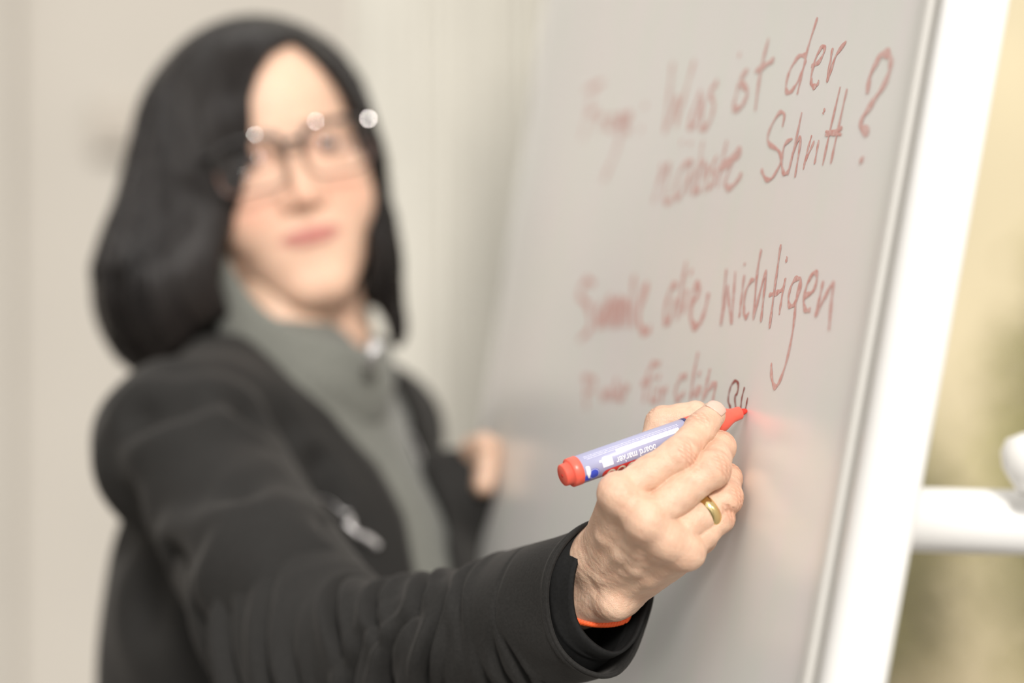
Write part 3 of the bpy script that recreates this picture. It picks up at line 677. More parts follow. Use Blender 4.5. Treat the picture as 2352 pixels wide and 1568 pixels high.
def hand_mesh():
    lo_, hi_ = np.minimum(H(1235, 1515, -85), H(1735, 895, 60)), np.maximum(H(1235, 1515, -85), H(1735, 895, 60))
    G = Field(lo_, hi_, .0006)
    for nm, base, r0, r1 in (('index', H(1376, 1275, 3), 10.0, 11.8), ('middle', H(1390, 1298, 1), 10.0, 11.6), ('ring', H(1408, 1318, 1), 9.8, 11.6), ('little', H(1428, 1338, 4), 9.2, 12)):
        G.cone(JT[nm][0], base, r0*mm, r1*mm, .009)
    G.cone(H(1458, 1170, -22), H(1402, 1255, 6), .014, .015, .01)            # thenar mass
    G.cone(JT['thumb'][0], JT['thumb'][1], .013, .0112, .008)
    G.cone(H(1556, 1262, -26), H(1432, 1345, 5), .0125, .0135, .008)          # ulnar border
    G.cone(H(1500, 1215, -34), H(1420, 1290, 4), .011, .012, .01)
    for a, b in ((H(1468, 1150, -48), H(1508, 1124, -44)), (H(1490, 1140, -42), H(1530, 1160, -40)), (H(1548, 1178, -44), H(1592, 1215, -38)), (H(1600, 1215, -34), H(1612, 1236, -30))): G.cone(a, b, .0086, .0086, .006)
    fo = (ELB-(W1+W2)/2); fo /= np.linalg.norm(fo)
    for Wp in (W1, W2): G.cone(Wp, Wp+fo*.09, .0146, .0160, .008)
    G.ball(H(1412, 1388, -8), .0085, .008)                                    # ulna head
    # tendons and veins on the back of the hand
    dn = np.array([-.30, -.72, -.62])
    for nm, base in (('index', H(1376, 1275, -2)), ('middle', H(1390, 1298, -5)), ('ring', H(1408, 1318, -4)), ('little', H(1428, 1338, 0))):
        k0_ = JT[nm][0]; a = k0_+dn*.0070; b = base+dn*.0105; m_ = (a+b)/2+dn*.0006
        G.cone(a, m_, .0030, .0022, .007); G.cone(m_, b, .0022, .0016, .007)
        G.ball(k0_+np.array([-.30, -.85, -.25])*.0030, JR[nm][0]*mm*.88, .009)
    for q in (spline([H(1470, 1262, -52), H(1452, 1290, -38), H(1415, 1318, -22), H(1380, 1330, -14)], 9), spline([H(1520, 1275, -48), H(1495, 1305, -34), H(1450, 1325, -20)], 8)):
        for i in range(len(q)-1):
            G.cone(q[i], q[i+1], .0011, .0011, .005)
    for nm in ('thumb', 'little', 'ring', 'middle', 'index'):
        J = JT[nm]; R_ = [x*mm for x in JR[nm]]
        lo = np.min(J, 0)-.018; hi = np.max(J, 0)+.018; f, sl = sub_field(G, lo, hi)
        for i in range(3):
            if nm == 'thumb' and i == 0: f.cone(J[0]*.5+J[1]*.5, J[1], .0115, R_[1], .004); continue
            a, b = J[i], J[i+1]; mid = (a+b)/2
            wst = .93 if i == 0 else (.93 if i == 1 else .97)
            f.cone(a, mid, R_[i]*(.91 if i == 0 else 1), (R_[i]+R_[i+1])/2*wst, .003)
            f.cone(mid, b, (R_[i]+R_[i+1])/2*wst, R_[i+1], .003)
        for i in (1, 2):   # dorsal knuckle pads
            d1 = J[i]-J[i-1]; d1 /= np.linalg.norm(d1); d2 = J[i+1]-J[i]; d2 /= np.linalg.norm(d2); dd = d1-d2; dd /= max(np.linalg.norm(dd), 1e-6)
            f.ball(J[i]+dd*.0014, R_[i]*.94, .003)
        # fingers keep a crease between each other, but melt into the palm at the root
        if nm == 'thumb': G.op(f.F, sl, .005, 'add')
        else:
            X, Y, Z = f.pts(tuple(slice(None) for _ in range(3)))
            v = J[1]-J[0]; t = np.clip(((X-J[0][0])*v[0]+(Y-J[0][1])*v[1]+(Z-J[0][2])*v[2])/(v @ v), 0, 1)
            kk = .0045*(1-np.clip((t-.04)/.17, 0, 1))+.0005
            A = G.F[sl]; hh = np.clip(.5+.5*(A-f.F)/kk, 0, 1); G.F[sl] = (A*(1-hh)+f.F*hh-kk*hh*(1-hh)).astype(np.float32)
    # the fingers press on the barrel: keep its room free
    G.cone(BUTT, BUTT+AX*(LEN-.020), MR-.0002, MR-.0004, .0004, 'sub')
    G.cone(BUTT+AX*(LEN-.020), TIP, .0072, .002, .0004, 'sub')
    V, Q = G.mesh(1); N = vnormals(V, Q)
    disp = np.zeros(len(V)); red = np.zeros(len(V)); dark = np.zeros(len(V))
    for nm in JT:
        J = JT[nm]
        for i in (1, 2):
            d1 = J[i]-J[i-1]; d1 /= np.linalg.norm(d1); d2 = J[i+1]-J[i]; d2 /= np.linalg.norm(d2)
            t = d1+d2; t /= np.linalg.norm(t); dd = d1-d2; dd /= max(np.linalg.norm(dd), 1e-6); sd = np.cross(t, dd)
            q = V-J[i]; a = q @ t; b = q @ dd; c = q @ sd; R_ = JR[nm][i]*mm
            mask = np.clip((N @ dd-.25)/.5, 0, 1)*np.exp(-(a/(R_*.75))**4)*np.exp(-(c/(R_*.85))**4)*(b > -.2*R_)*(b < 1.5*R_)
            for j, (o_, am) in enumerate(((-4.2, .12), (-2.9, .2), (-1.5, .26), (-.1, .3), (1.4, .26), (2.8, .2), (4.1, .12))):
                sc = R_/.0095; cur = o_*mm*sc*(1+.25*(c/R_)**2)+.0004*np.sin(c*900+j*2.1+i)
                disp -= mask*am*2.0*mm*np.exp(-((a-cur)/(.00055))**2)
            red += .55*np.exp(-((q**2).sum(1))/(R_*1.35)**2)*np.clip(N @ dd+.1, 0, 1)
        R_ = JR[nm][0]*mm; q = V-J[0]; red += .4*np.exp(-((q**2).sum(1))/(R_*1.3)**2)
    # fine folds of the wrist skin
    wc = (W1+W2)/2; a = (V-wc) @ fo; b = (V-wc) @ ((W2-W1)/np.linalg.norm(W2-W1))
    m_ = np.exp(-((a+.010)/.016)**2)
    disp -= m_*.00011*(np.sin((a*.8+b*.55)*900+2*np.sin(b*180))**2)
    disp += .00011*nz(V, 420, 3)+.00006*nz(V, 1100, 5)
    V = V+N*disp[:, None]
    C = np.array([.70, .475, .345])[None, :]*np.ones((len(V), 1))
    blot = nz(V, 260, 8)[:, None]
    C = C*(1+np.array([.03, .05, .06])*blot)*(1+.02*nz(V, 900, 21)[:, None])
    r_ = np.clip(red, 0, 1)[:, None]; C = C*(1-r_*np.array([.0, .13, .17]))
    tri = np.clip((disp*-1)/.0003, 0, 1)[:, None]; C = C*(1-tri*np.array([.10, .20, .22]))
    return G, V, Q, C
HG, HV, HQ, HC = hand_mesh()

# ---- head, in its own frame: x to the viewer's right, front = towards the viewer, z up, mm, origin at the bridge of the nose
HR = rot('Y', -14) @ rot('Z', 15)
HO = P(664, 338, 1.862)
def hl(x, f, z): return np.array([x, -f, z])*mm
def hw(p): return HO+np.asarray(p) @ HR.T
def head_mesh():
    G = Field((-.10, -.04, -.215), (.10, .215, .13), .0019)
    E = lambda c, r, k=8, mode='add', R=None: G.ell(hl(*c), np.array([r[0], r[1], r[2]])*mm, R, k*mm, mode)
    Cn = lambda a, b, ra, rb, k=8, mode='add': G.cone(hl(*a), hl(*b), ra*mm, rb*mm, k*mm, mode)
    E((0, -92, 22), (73, 94, 86)); E((0, -52, 38), (60, 50, 52), 12); E((0, -58, -34), (66, 62, 70), 14)
    Cn((-48, -70, -72), (-12, -26, -106), 17, 16, 16); Cn((48, -70, -72), (12, -26, -106), 17, 16, 16)
    E((0, -28, -74), (42, 30, 44), 14); Cn((-8, -17, -108), (8, -17, -108), 13, 13, 12)
    for sx in (-1, 1):
        E((sx*36, -32, -44), (25, 24, 28), 14); E((sx*47, -42, -22), (17, 22, 14), 10)
        Cn((sx*12, -9, 15), (sx*44, -22, 12), 8, 7, 9)
        E((sx*31, 1, -4), (17, 11, 11), 9, 'sub')
        E((sx*31, -14, -4), (16, 14.5, 13.5), 3)                        # lids and globe
        E((sx*31, 1.5, -5), (13.5, 6, 4.4), 1.5, 'sub')
        E((sx*71, -88, -15), (7, 17, 30), 5)
        Cn((sx*11, -4, -33), (sx*11, 5, -43), 6.5, 6.8, 5); Cn((sx*6.5, 9, -52), (sx*6, 4, -44), 3.0, 2.0, 2, 'sub')
        pass
    Cn((0, -5, 4), (0, 8, -26), 6, 6.6, 8); Cn((0, 8, -26), (0, 15, -41), 6.6, 8.6, 6); Cn((0, 2, -47), (0, -1, -58), 5, 4, 6)
    for sx in (-1, 1):
        Cn((0, 3.5, -66), (sx*13, 1, -66.5), 3.4, 2.9, 3); Cn((sx*13, 1, -66.5), (sx*27, -9, -68), 2.9, 1.4, 3)
        Cn((0, 1.5, -73.5), (sx*12, -.5, -73), 4.2, 3.7, 4); Cn((sx*12, -.5, -73), (sx*26, -9, -69.5), 3.7, 1.5, 4)
        Cn((0, 6.2, -69.6), (sx*13, 3.6, -69.4), 1.0, .9, 1.2, 'sub'); Cn((sx*13, 3.6, -69.4), (sx*23, -4.5, -68.6), .9, .5, 1.2, 'sub')
    Cn((0, -88, -60), (-6, -112, -205), 50, 56, 18)
    V, Q = G.mesh(1)
    x, f, z = V[:, 0]/mm, -V[:, 1]/mm, V[:, 2]/mm
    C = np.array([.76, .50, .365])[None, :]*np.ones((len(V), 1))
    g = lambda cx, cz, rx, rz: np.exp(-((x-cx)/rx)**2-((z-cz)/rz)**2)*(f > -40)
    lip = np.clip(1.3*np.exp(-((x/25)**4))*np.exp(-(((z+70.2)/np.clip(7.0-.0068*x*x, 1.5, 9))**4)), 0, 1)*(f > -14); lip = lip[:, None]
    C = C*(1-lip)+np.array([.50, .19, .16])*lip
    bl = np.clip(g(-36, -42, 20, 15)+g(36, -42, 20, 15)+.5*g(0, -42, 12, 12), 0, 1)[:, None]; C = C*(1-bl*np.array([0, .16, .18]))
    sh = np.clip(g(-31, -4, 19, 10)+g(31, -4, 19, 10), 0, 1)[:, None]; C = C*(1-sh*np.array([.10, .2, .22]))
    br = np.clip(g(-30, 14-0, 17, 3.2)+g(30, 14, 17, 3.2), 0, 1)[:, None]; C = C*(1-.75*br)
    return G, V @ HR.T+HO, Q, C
FG, FV, FQ, FC = head_mesh()

# ---- torso frame
NB = np.array([-.185, 1.915, CAMH-.03])                     # base of the neck
lt = np.array([-.39, -.92, 0]); lt /= np.linalg.norm(lt)    # towards her writing arm
fr = np.array([.92, -.39, 0]); fr /= np.linalg.norm(fr)     # the way the chest faces
RT = np.stack([lt, -fr, np.array([0, 0, 1.])], 1)
SH = NB+lt*.165+[0, 0, -.040]; SL = NB-lt*.155+[0, 0, -.05]
LE = np.array([-.095, 2.15, 1.06]); LW = P(1088, 1122, 1.925)
def torso_field(h, grow, arms=True, lo=(-.40, 1.44, .80), hi=(.12, 2.30, 1.42)):
    G = Field(lo, hi, h); g = grow
    T = lambda l_, f_, z_: NB+lt*l_+fr*f_+np.array([0, 0, z_])
    G.ell(T(0, .012, -.20), (.165+g, .126+g, .20+g), RT, .05)
    G.ell(T(0, .062, -.215), (.145+g, .094+g, .11+g), RT, .05)
    G.ell(T(0, .008, -.45), (.155+g, .146+g, .28+g), RT, .06)
    G.cone(SH+[.006, 0, -.004], NB+[0, 0, -.020], .046+g, .058+g, .04); G.cone(SL, NB+[0, 0, -.020], .052+g, .060+g, .04)
    G.cone(NB+[0, 0, -.03], NB+[.004, -.002, (.07 if g < 0 else -.012)], .068+g, .055+g, .04)
    if arms:
        G.cone(SL, LE, .050+g, .043+g, .03); G.cone(LE, LW, .043+g, .030+g, .03)
    return G
def body():
    parts = []
    n = 0; Vs, Qs, Cs = [], [], []
    def add(V, Q, C):
        nonlocal n
        Vs.append(V); Qs.append(Q+n); Cs.append(C); n += len(V)
    add(HV, HQ, HC); add(FV, FQ, FC)
    # hidden trunk, both arms and legs
    G = torso_field(.006, -.020, True, (-.42, 1.30, .80), (.16, 2.35, 1.50))
    ELB2 = P(745, 1510, 1.550); G.cone(SH, ELB2, .036, .028, .02); G.cone(ELB2, (W1+W2)/2+(ELB-(W1+W2)/2)*.17, .025, .017, .02)
    V, Q = G.mesh(1); add(V, Q, np.ones((len(V), 1))*np.array([.70, .475, .345]))
    # left hand: fingers closed round the edge of the board
    c = P(1112, 1070, 1.925); lo = c-.085; hi = c+.075
    G = Field(lo, hi, .0014)
    G.cone(LW+[-.035, .03, -.03], LW, .024, .022, .01); pal = P(1092, 1098, 1.935)
    G.cone(LW, pal, .022, .022, .012); 
    for i, (py, dx) in enumerate(((1025, 0), (1052, 3), (1080, 1), (1104, -4))):
        a = P(1090+dx, py+18, 1.925); b = P(1116+dx, py+10, 1.895-.004*i); e = P(1134+dx-3*i, py+13, 1.918); t_ = P(1128+dx-3*i, py+18, 1.938)
        r = .0088-.0005*i
        G.cone(pal+[0, 0, (1085-py)/FX*1.5], a, .012, r+.001, .006); G.cone(a, b, r+.001, r, .0035); G.cone(b, e, r, r-.0008, .002); G.cone(e, t_, r-.0008, r-.0015, .002)
    G.cone(LW+[.01, 0, .012], P(1088, 1032, 1.91), .012, .010, .008); G.cone(P(1088, 1032, 1.91), P(1112, 1020, 1.892), .010, .0085, .003); G.cone(P(1112, 1020, 1.892), P(1130, 1024, 1.896), .0085, .0075, .003)
    V, Q = G.mesh(1); add(V, Q, np.ones((len(V), 1))*np.array([.62, .42, .31]))
    V = np.vstack(Vs); Q = np.vstack(Qs); C = np.vstack(Cs)
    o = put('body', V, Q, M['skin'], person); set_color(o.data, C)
    o['label'] = 'skin of face, neck and both hands'
body()
# fingernails: a curved plate found on the surface of the fingertip
def nail(base, tip, dors, wd, ln, name='fingernail', c0=None):
    ax = tip-base; ax /= np.linalg.norm(ax); dors = dors-(dors @ ax)*ax; dors /= np.linalg.norm(dors); sd = np.cross(ax, dors)
    c0 = tip if c0 is None else c0; V = []; nu, nv = 18, 16; good = True
    for i in range(nu):
        u = i/(nu-1)
        for j in range(nv):
            v = -1+2*j/(nv-1); ww = wd*.5*(1-.10*(u-.6)**2)*math.sqrt(max(0, 1-(.86*v)**8))
            uu = u*ln-(.0016*(v*v) if u < .5 else 0)*(1-u*2)*-1 - (.0022*v*v)*(u)
            p = c0+ax*(uu-ln*.55)+sd*v*ww+dors*.018
            q = HG.march(p, -dors, 120)
            if q is None: q = c0+ax*(uu-ln*.55)+sd*v*ww+dors*.004
            edge = max(abs(v)**6, (1-u)**10*.8)
            V.append(q+dors*(.00055-.0007*edge))
    F = [(i*nv+j, (i+1)*nv+j, (i+1)*nv+j+1, i*nv+j+1) for i in range(nu-1) for j in range(nv-1)]
    o = put(name, V, F, M['nail'], person); md = o.modifiers.new('thick', 'SOLIDIFY'); md.thickness = .0006; md.offset = -1
    return o
J = JT['index']; nail(J[2], J[3], np.array([.10, -.80, .45]), .0118, .0105, c0=J[3]+(J[3]-J[2])/np.linalg.norm(J[3]-J[2])*.0020)

# ---- eyes
for sx in (-1, 1):
    c = hw(hl(sx*31, -12.6, -4)); R = HR
    V, F = lathe_vf((0, 0, 0), (0, 0, 1), [(-math.cos(a)*.0125, max(1e-5, math.sin(a)*.0125)) for a in np.linspace(0, math.pi, 16)], 24)
    e = put('eye', V+c, F, M['eye'], person)
    d = hw(hl(sx*31-sx*0-3, 40, -2))-c; V, F = lathe_vf(c, d, [(.0108, .0064), (.0127, .0050), (.0133, .0025), (.0134, .0001)], 20); put('iris', V, F, M['iris'], e)
# ---- glasses
gl = thing('eyeglasses', 'black rectangular eyeglasses on the woman\'s face', 'glasses', tuple(hw(hl(0, 14, -4))))
def rim(sx, upper):
    pts = []
    cx = sx*33.5
    for j in range(49):
        a = math.pi*j/48 if upper else math.pi+math.pi*j/48
        ca, sa = math.cos(a), math.sin(a); e = .55
        x = cx+26.5*abs(ca)**e*(1 if ca > 0 else -1); z = -8+(19.5 if upper else 21)*abs(sa)**e*(1 if sa > 0 else -1)
        pts.append(hw(hl(x, 17-.0032*x*x, z)))
    return pts
for sx in (-1, 1):
    V, F = tube_vf(rim(sx, True), .0026, 10, flat=1.0); put('upper_rim', V, F, M['black_plastic'], gl)
    V, F = tube_vf(rim(sx, False), .0013, 10); put('lower_rim', V, F, M['brown_plastic'], gl)
    pts = rim(sx, True)[:-1]+rim(sx, False)[:-1]; n = len(pts); c = sum(pts)/n
    V = [c]+pts; F = [(0, 1+j, 1+(j+1) % n) for j in range(n)]
    o = put('lens', V, F, M['glass'], gl); md = o.modifiers.new('t', 'SOLIDIFY'); md.thickness = .0018
    V, F = tube_vf(spline([hw(hl(sx*60, 6, 6)), hw(hl(sx*66, 0, 6)), hw(hl(sx*73, -40, 3)), hw(hl(sx*76, -88, -2)), hw(hl(sx*75, -110, -22))], 24), .0024, 10); put('temple', V, F, M['black_plastic'], gl)
V, F = tube_vf(spline([hw(hl(-8, 15.5, 0)), hw(hl(0, 18, 3)), hw(hl(8, 15.5, 0))], 12), .0026, 10); put('bridge', V, F, M['black_plastic'], gl)
for p_ in (hl(64, 9, 7), hl(21, 19.5, 12.5), hl(-27, 18, 12.5)):  # added chrome facets, aimed to mirror the sun into the camera as glints
    c = hw(p_); hv = np.array(LDIR); vv = np.array([0, 0, CAMH])-c; vv /= np.linalg.norm(vv); hv = hv+vv; hv /= np.linalg.norm(hv)
    r = .00058 if p_[0] > .06 else .00036
    V, F = lathe_vf(c-hv*.002, hv, [(0, r*1.05), (.0035, r*1.05), (.0037, r), (.0037001, .0001)], 24); put('glint_facet', V, F, M['chrome'], gl, smooth=False)

# ---- hair
def in_poly(x, z, poly):
    """signed distance to a closed polygon (negative inside)"""
    d = np.full(x.shape, 1e9, np.float32); inside = np.zeros(x.shape, bool); n = len(poly)
    for i in range(n):
        x0, z0 = poly[i]; x1, z1 = poly[(i+1) % n]; ex, ez = x1-x0, z1-z0
        t = np.clip(((x-x0)*ex+(z-z0)*ez)/(ex*ex+ez*ez), 0, 1); d = np.minimum(d, np.hypot(x-x0-t*ex, z-z0-t*ez))
        c = ((z0 > z) != (z1 > z)); 
        if z1 != z0: inside ^= c & (x < (x1-x0)*(z-z0)/(z1-z0)+x0)
    return np.where(inside, -d, d)
def hair():
    G = Field((-.19, -.05, -.21), (.13, .26, .15), .0028)
    E = lambda c, r, k=10, mode='add': G.ell(hl(*c), np.array(r)*mm, None, k*mm, mode)
    Cn = lambda a, b, ra, rb, k=10, mode='add': G.cone(hl(*a), hl(*b), ra*mm, rb*mm, k*mm, mode)
    E((-2, -92, 24), (88, 108, 96))
    E((-14, -100, -45), (100, 98, 110), 30)
    Cn((-14, -95, 20), (-76, -92, -85), 88, 84, 20); Cn((-76, -92, -85), (-62, -92, -120), 84, 78, 20)
    E((-42, -95, -92), (80, 82, 66), 26)             # heavy side that falls on the writing shoulder
    E((34, -92, -92), (46, 74, 58), 20)
    Cn((-72, -66, -60), (-64, -68, -140), 34, 26, 16)
    Cn((56, -56, -60), (54, -64, -155), 17, 16, 12)
    Cn((50, -30, 50), (66, -46, -20), 16, 14, 12); Cn((-14, -26, 72), (-62, -40, 0), 20, 26, 14)
    Cn((-44, -28, 18), (-68, -40, -50), 16, 22, 10)
    # room for face, neck and collar
    X, Y, Z = G.pts(tuple(slice(None) for _ in range(3)))
    xx, zz = np.broadcast_to(X, (len(G.ax[0]), 1, len(G.ax[2]))), np.broadcast_to(Z, (len(G.ax[0]), 1, len(G.ax[2])))
    poly = [(27, 82), (8, 75), (-8, 62), (-20, 42), (-28, 10), (-37, -20), (-52, -44), (-66, -64), (-76, -88), (-70, -118), (-42, -142), (-26, -220), (36, -220), (31, -150), (30, -128),
            (46, -98), (53, -70), (60, -37), (62, -8), (60, 14), (54, 34), (43, 57)]
    d2 = in_poly(xx/mm, zz/mm, poly)*mm
    yy = Y-.050-.018*np.clip((-zz)/.15, 0, 1)        # cut only in front
    pr_ = np.maximum(d2, yy)
    d = np.broadcast_to(pr_, G.F.shape); G.op(d.astype(np.float32), tuple(slice(None) for _ in range(3)), .008, 'sub')
    E((0, -88, -20), (66, 78, 80), 6, 'sub'); Cn((0, -88, -70), (-4, -100, -230), 62, 70, 8, 'sub')
    Z3d = np.broadcast_to(Z, G.F.shape)
    cut = (-.150+.012*np.sin(X*60)+.010*np.sin(Y*45+1)-.0*Z)-.17*X
    G.F = np.maximum(G.F, (cut-Z3d).astype(np.float32))
    V, Q = G.mesh(2); N = vnormals(V, Q)
    px_, py_ = V[:, 0]-.022, V[:, 1]-.085
    ph = np.arctan2(px_, -py_); 
    lock = np.sin(ph*17+3*np.sin(V[:, 2]*14+ph*2))*.6+np.sin(ph*41+2*np.sin(V[:, 2]*22))*.3
    amp = .0028*np.clip((.08-V[:, 2])/.12, .15, 1)
    V2 = V+N*(lock*amp)[:, None]
    o = put('hair', V2 @ HR.T+HO, Q, M['hair'], person)
    set_vec(o.data, np.stack([ph, V[:, 2]*4+.3*np.sin(ph*3), V[:, 1]*0], 1), 'Flow')
    o['label'] = 'shoulder length black bob parted off centre'
    # loose locks along the surface, each a thin tapered strand
    rr = np.random.default_rng(5); Vs = []
    for k_ in range(240):
        a = rr.uniform(-3.1, 3.1)
        if -1.05 < a < .98: a = a+2.0*np.sign(a if abs(a) > .01 else 1)
        z0 = rr.uniform(.02, .10); pts = []
        ln = rr.uniform(.75, 1.0)
        for i in range(13):
            u = i/12; z = z0+(-.155-z0)*u*ln; q0 = np.array([.0, .085, z])+np.array([math.sin(a), -math.cos(a), 0])*.16
            q = G.march(q0, np.array([-math.sin(a), math.cos(a), 0]), 110, .0014)
            if q is None: continue
            if pts and np.linalg.norm(q-pts[-1]) > .035: break
            pts.append(q+np.array([math.sin(a), -math.cos(a), 0])*(.0012+.002*rr.random()))
            a += .012*math.sin(k_+u*3)
        if len(pts) > 5:
            pts = spline(pts, 20); Vs.append(tube_vf(pts, np.concatenate([np.linspace(.0006, .0026, 6), np.linspace(.0026, .0022, 8), np.linspace(.0020, .0005, 6)]), 6, flat=.5))
    V, F = merge(Vs); V = np.asarray(V); fl = np.stack([np.arctan2(V[:, 0]-.022, -(V[:, 1]-.085)), V[:, 2]*4, V[:, 2]*0], 1)
    s_ = put('strands', V @ HR.T+HO, F, M['hair'], o); s_['kind'] = 'stuff'; set_vec(s_.data, fl, 'Flow')
    return G
hair()

# ---- sweater and jacket
SG = torso_field(.004, .0, False)
V, Q = SG.mesh(1); N = vnormals(V, Q)
V = V+N*(.0022*nz(V, 38, 2)+.0010*nz(V, 90, 4))[:, None]
sw_ = put('sweater', V, Q, M['sweater'], person); sw_['label'] = 'grey green sweater with a stand-up zip collar'
# collar: a stand-up ring, high at the side of the writing arm
def ring_loft(rings, close=True):
    n = len(rings[0]); V = np.vstack(rings); k = len(rings)
    return V, [(i*n+j, i*n+(j+1) % n, (i+1)*n+(j+1) % n, (i+1)*n+j) for i in range(k-1) for j in range(n)]
CC = np.array([-.166, 1.905, CAMH+.034])
rings = []
for s_i, (dr, dz_) in enumerate([(-.006, -.045), (-.005, -.02), (-.0045, -.004), (-.001, .001), (.003, -.001), (.005, -.010), (.007, -.022), (.009, -.036), (.008, -.050), (.002, -.064)]):
    R_ = []
    for j in range(72):
        a = 2*math.pi*j/72; ca, sa = math.cos(a), math.sin(a); r = .064+dr+.0018*math.sin(3*a+1)+.001*math.sin(7*a+s_i*.5)
        x, y = r*ca, r*.98*sa
        R_.append(CC+np.array([x, y, (-.034+.075*((1-ca)/2)**2.3+.006*sa)*(1 if s_i < 7 else .8)+dz_+.002*math.sin(4*a+.3)]))
    rings.append(np.array(R_))
V, F = ring_loft(rings); cl = put('collar', V, [f[::-1] for f in F], M['sweater'], sw_)
# jacket: thicker shell of the trunk, open at the front
JG = torso_field(.0042, .011, False)
X, Y, Z = JG.pts(tuple(slice(None) for _ in range(3)))
dd = np.maximum(Y, 1.2); pxx = 1176+X/dd*FX; pyy = 784-(Z-CAMH)/dd*FX
poly = [(330, 640), (560, 770), (650, 850), (765, 945), (860, 1070), (920, 1190), (958, 1330), (985, 1500), (1000, 2200), (1090, 2200), (1030, 1420), (1036, 1290), (1026, 1180), (985, 1040), (930, 900), (880, 780), (860, 640)]
fx_ = X*fr[0]+(Y)*fr[1]; lim = NB @ fr
d2 = in_poly(np.broadcast_to(pxx, JG.F.shape).astype(np.float32), np.broadcast_to(pyy, JG.F.shape).astype(np.float32), poly)/2950
front = (lim-.02)-fx_
front = np.broadcast_to(front, JG.F.shape)
behind = np.broadcast_to(Y-2.03, JG.F.shape)
JG.op(np.maximum(np.maximum(d2, front), behind).astype(np.float32), tuple(slice(None) for _ in range(3)), .004, 'sub')
# neck hole
JG.cone(SH+[.008, 0, -.006], SH+(ELB-SH)*.80, .052, .044, .035)
JG.cone(SL, LE, .055, .046, .03); JG.cone(LE, LW, .046, .031, .03)
JG.cone(NB+[.012, -.004, -.02], NB+[.03, -.01, .2], .072, .085, .012, 'sub')
V, Q = JG.mesh(2); N = vnormals(V, Q)
def crease(V, a, b, wd, dp):
    a = np.array(a); b = np.array(b); v = b-a; t = np.clip(((V-a) @ v)/(v @ v), 0, 1); d = np.linalg.norm(V-a-t[:, None]*v, axis=1)
    return -dp*np.exp(-(d/wd)**2)+dp*.7*np.exp(-((d-wd*2.1)/wd)**2)
def onJ(px, py):
    q = JG.march(P(px, py, 1.6), P(px, py, 1)-np.array([0, 0, CAMH]), 400, .002); return q if q is not None else P(px, py, 1.75)
dsp = .003*nz(V, 26, 11)+.0016*nz(V, 60, 12)
for a, b, wd, dp in (((340, 955), (570, 965), .012, .010), ((420, 1300), (520, 1290), .012, .012), ((720, 1080), (730, 1150), .010, .007), ((420, 880), (640, 1000), .016, .005),
                     ((560, 1140), (760, 1150), .010, .004), ((300, 1150), (340, 1400), .018, .008), ((500, 1380), (760, 1250), .014, .007), ((280, 1020), (420, 960), .012, .005)):
    dsp = dsp+crease(V, onJ(*a), onJ(*b), wd, dp)
V = V+N*dsp[:, None]
jk = put('jacket', V, Q, M['jacket'], person); jk['label'] = 'black softshell jacket worn open'

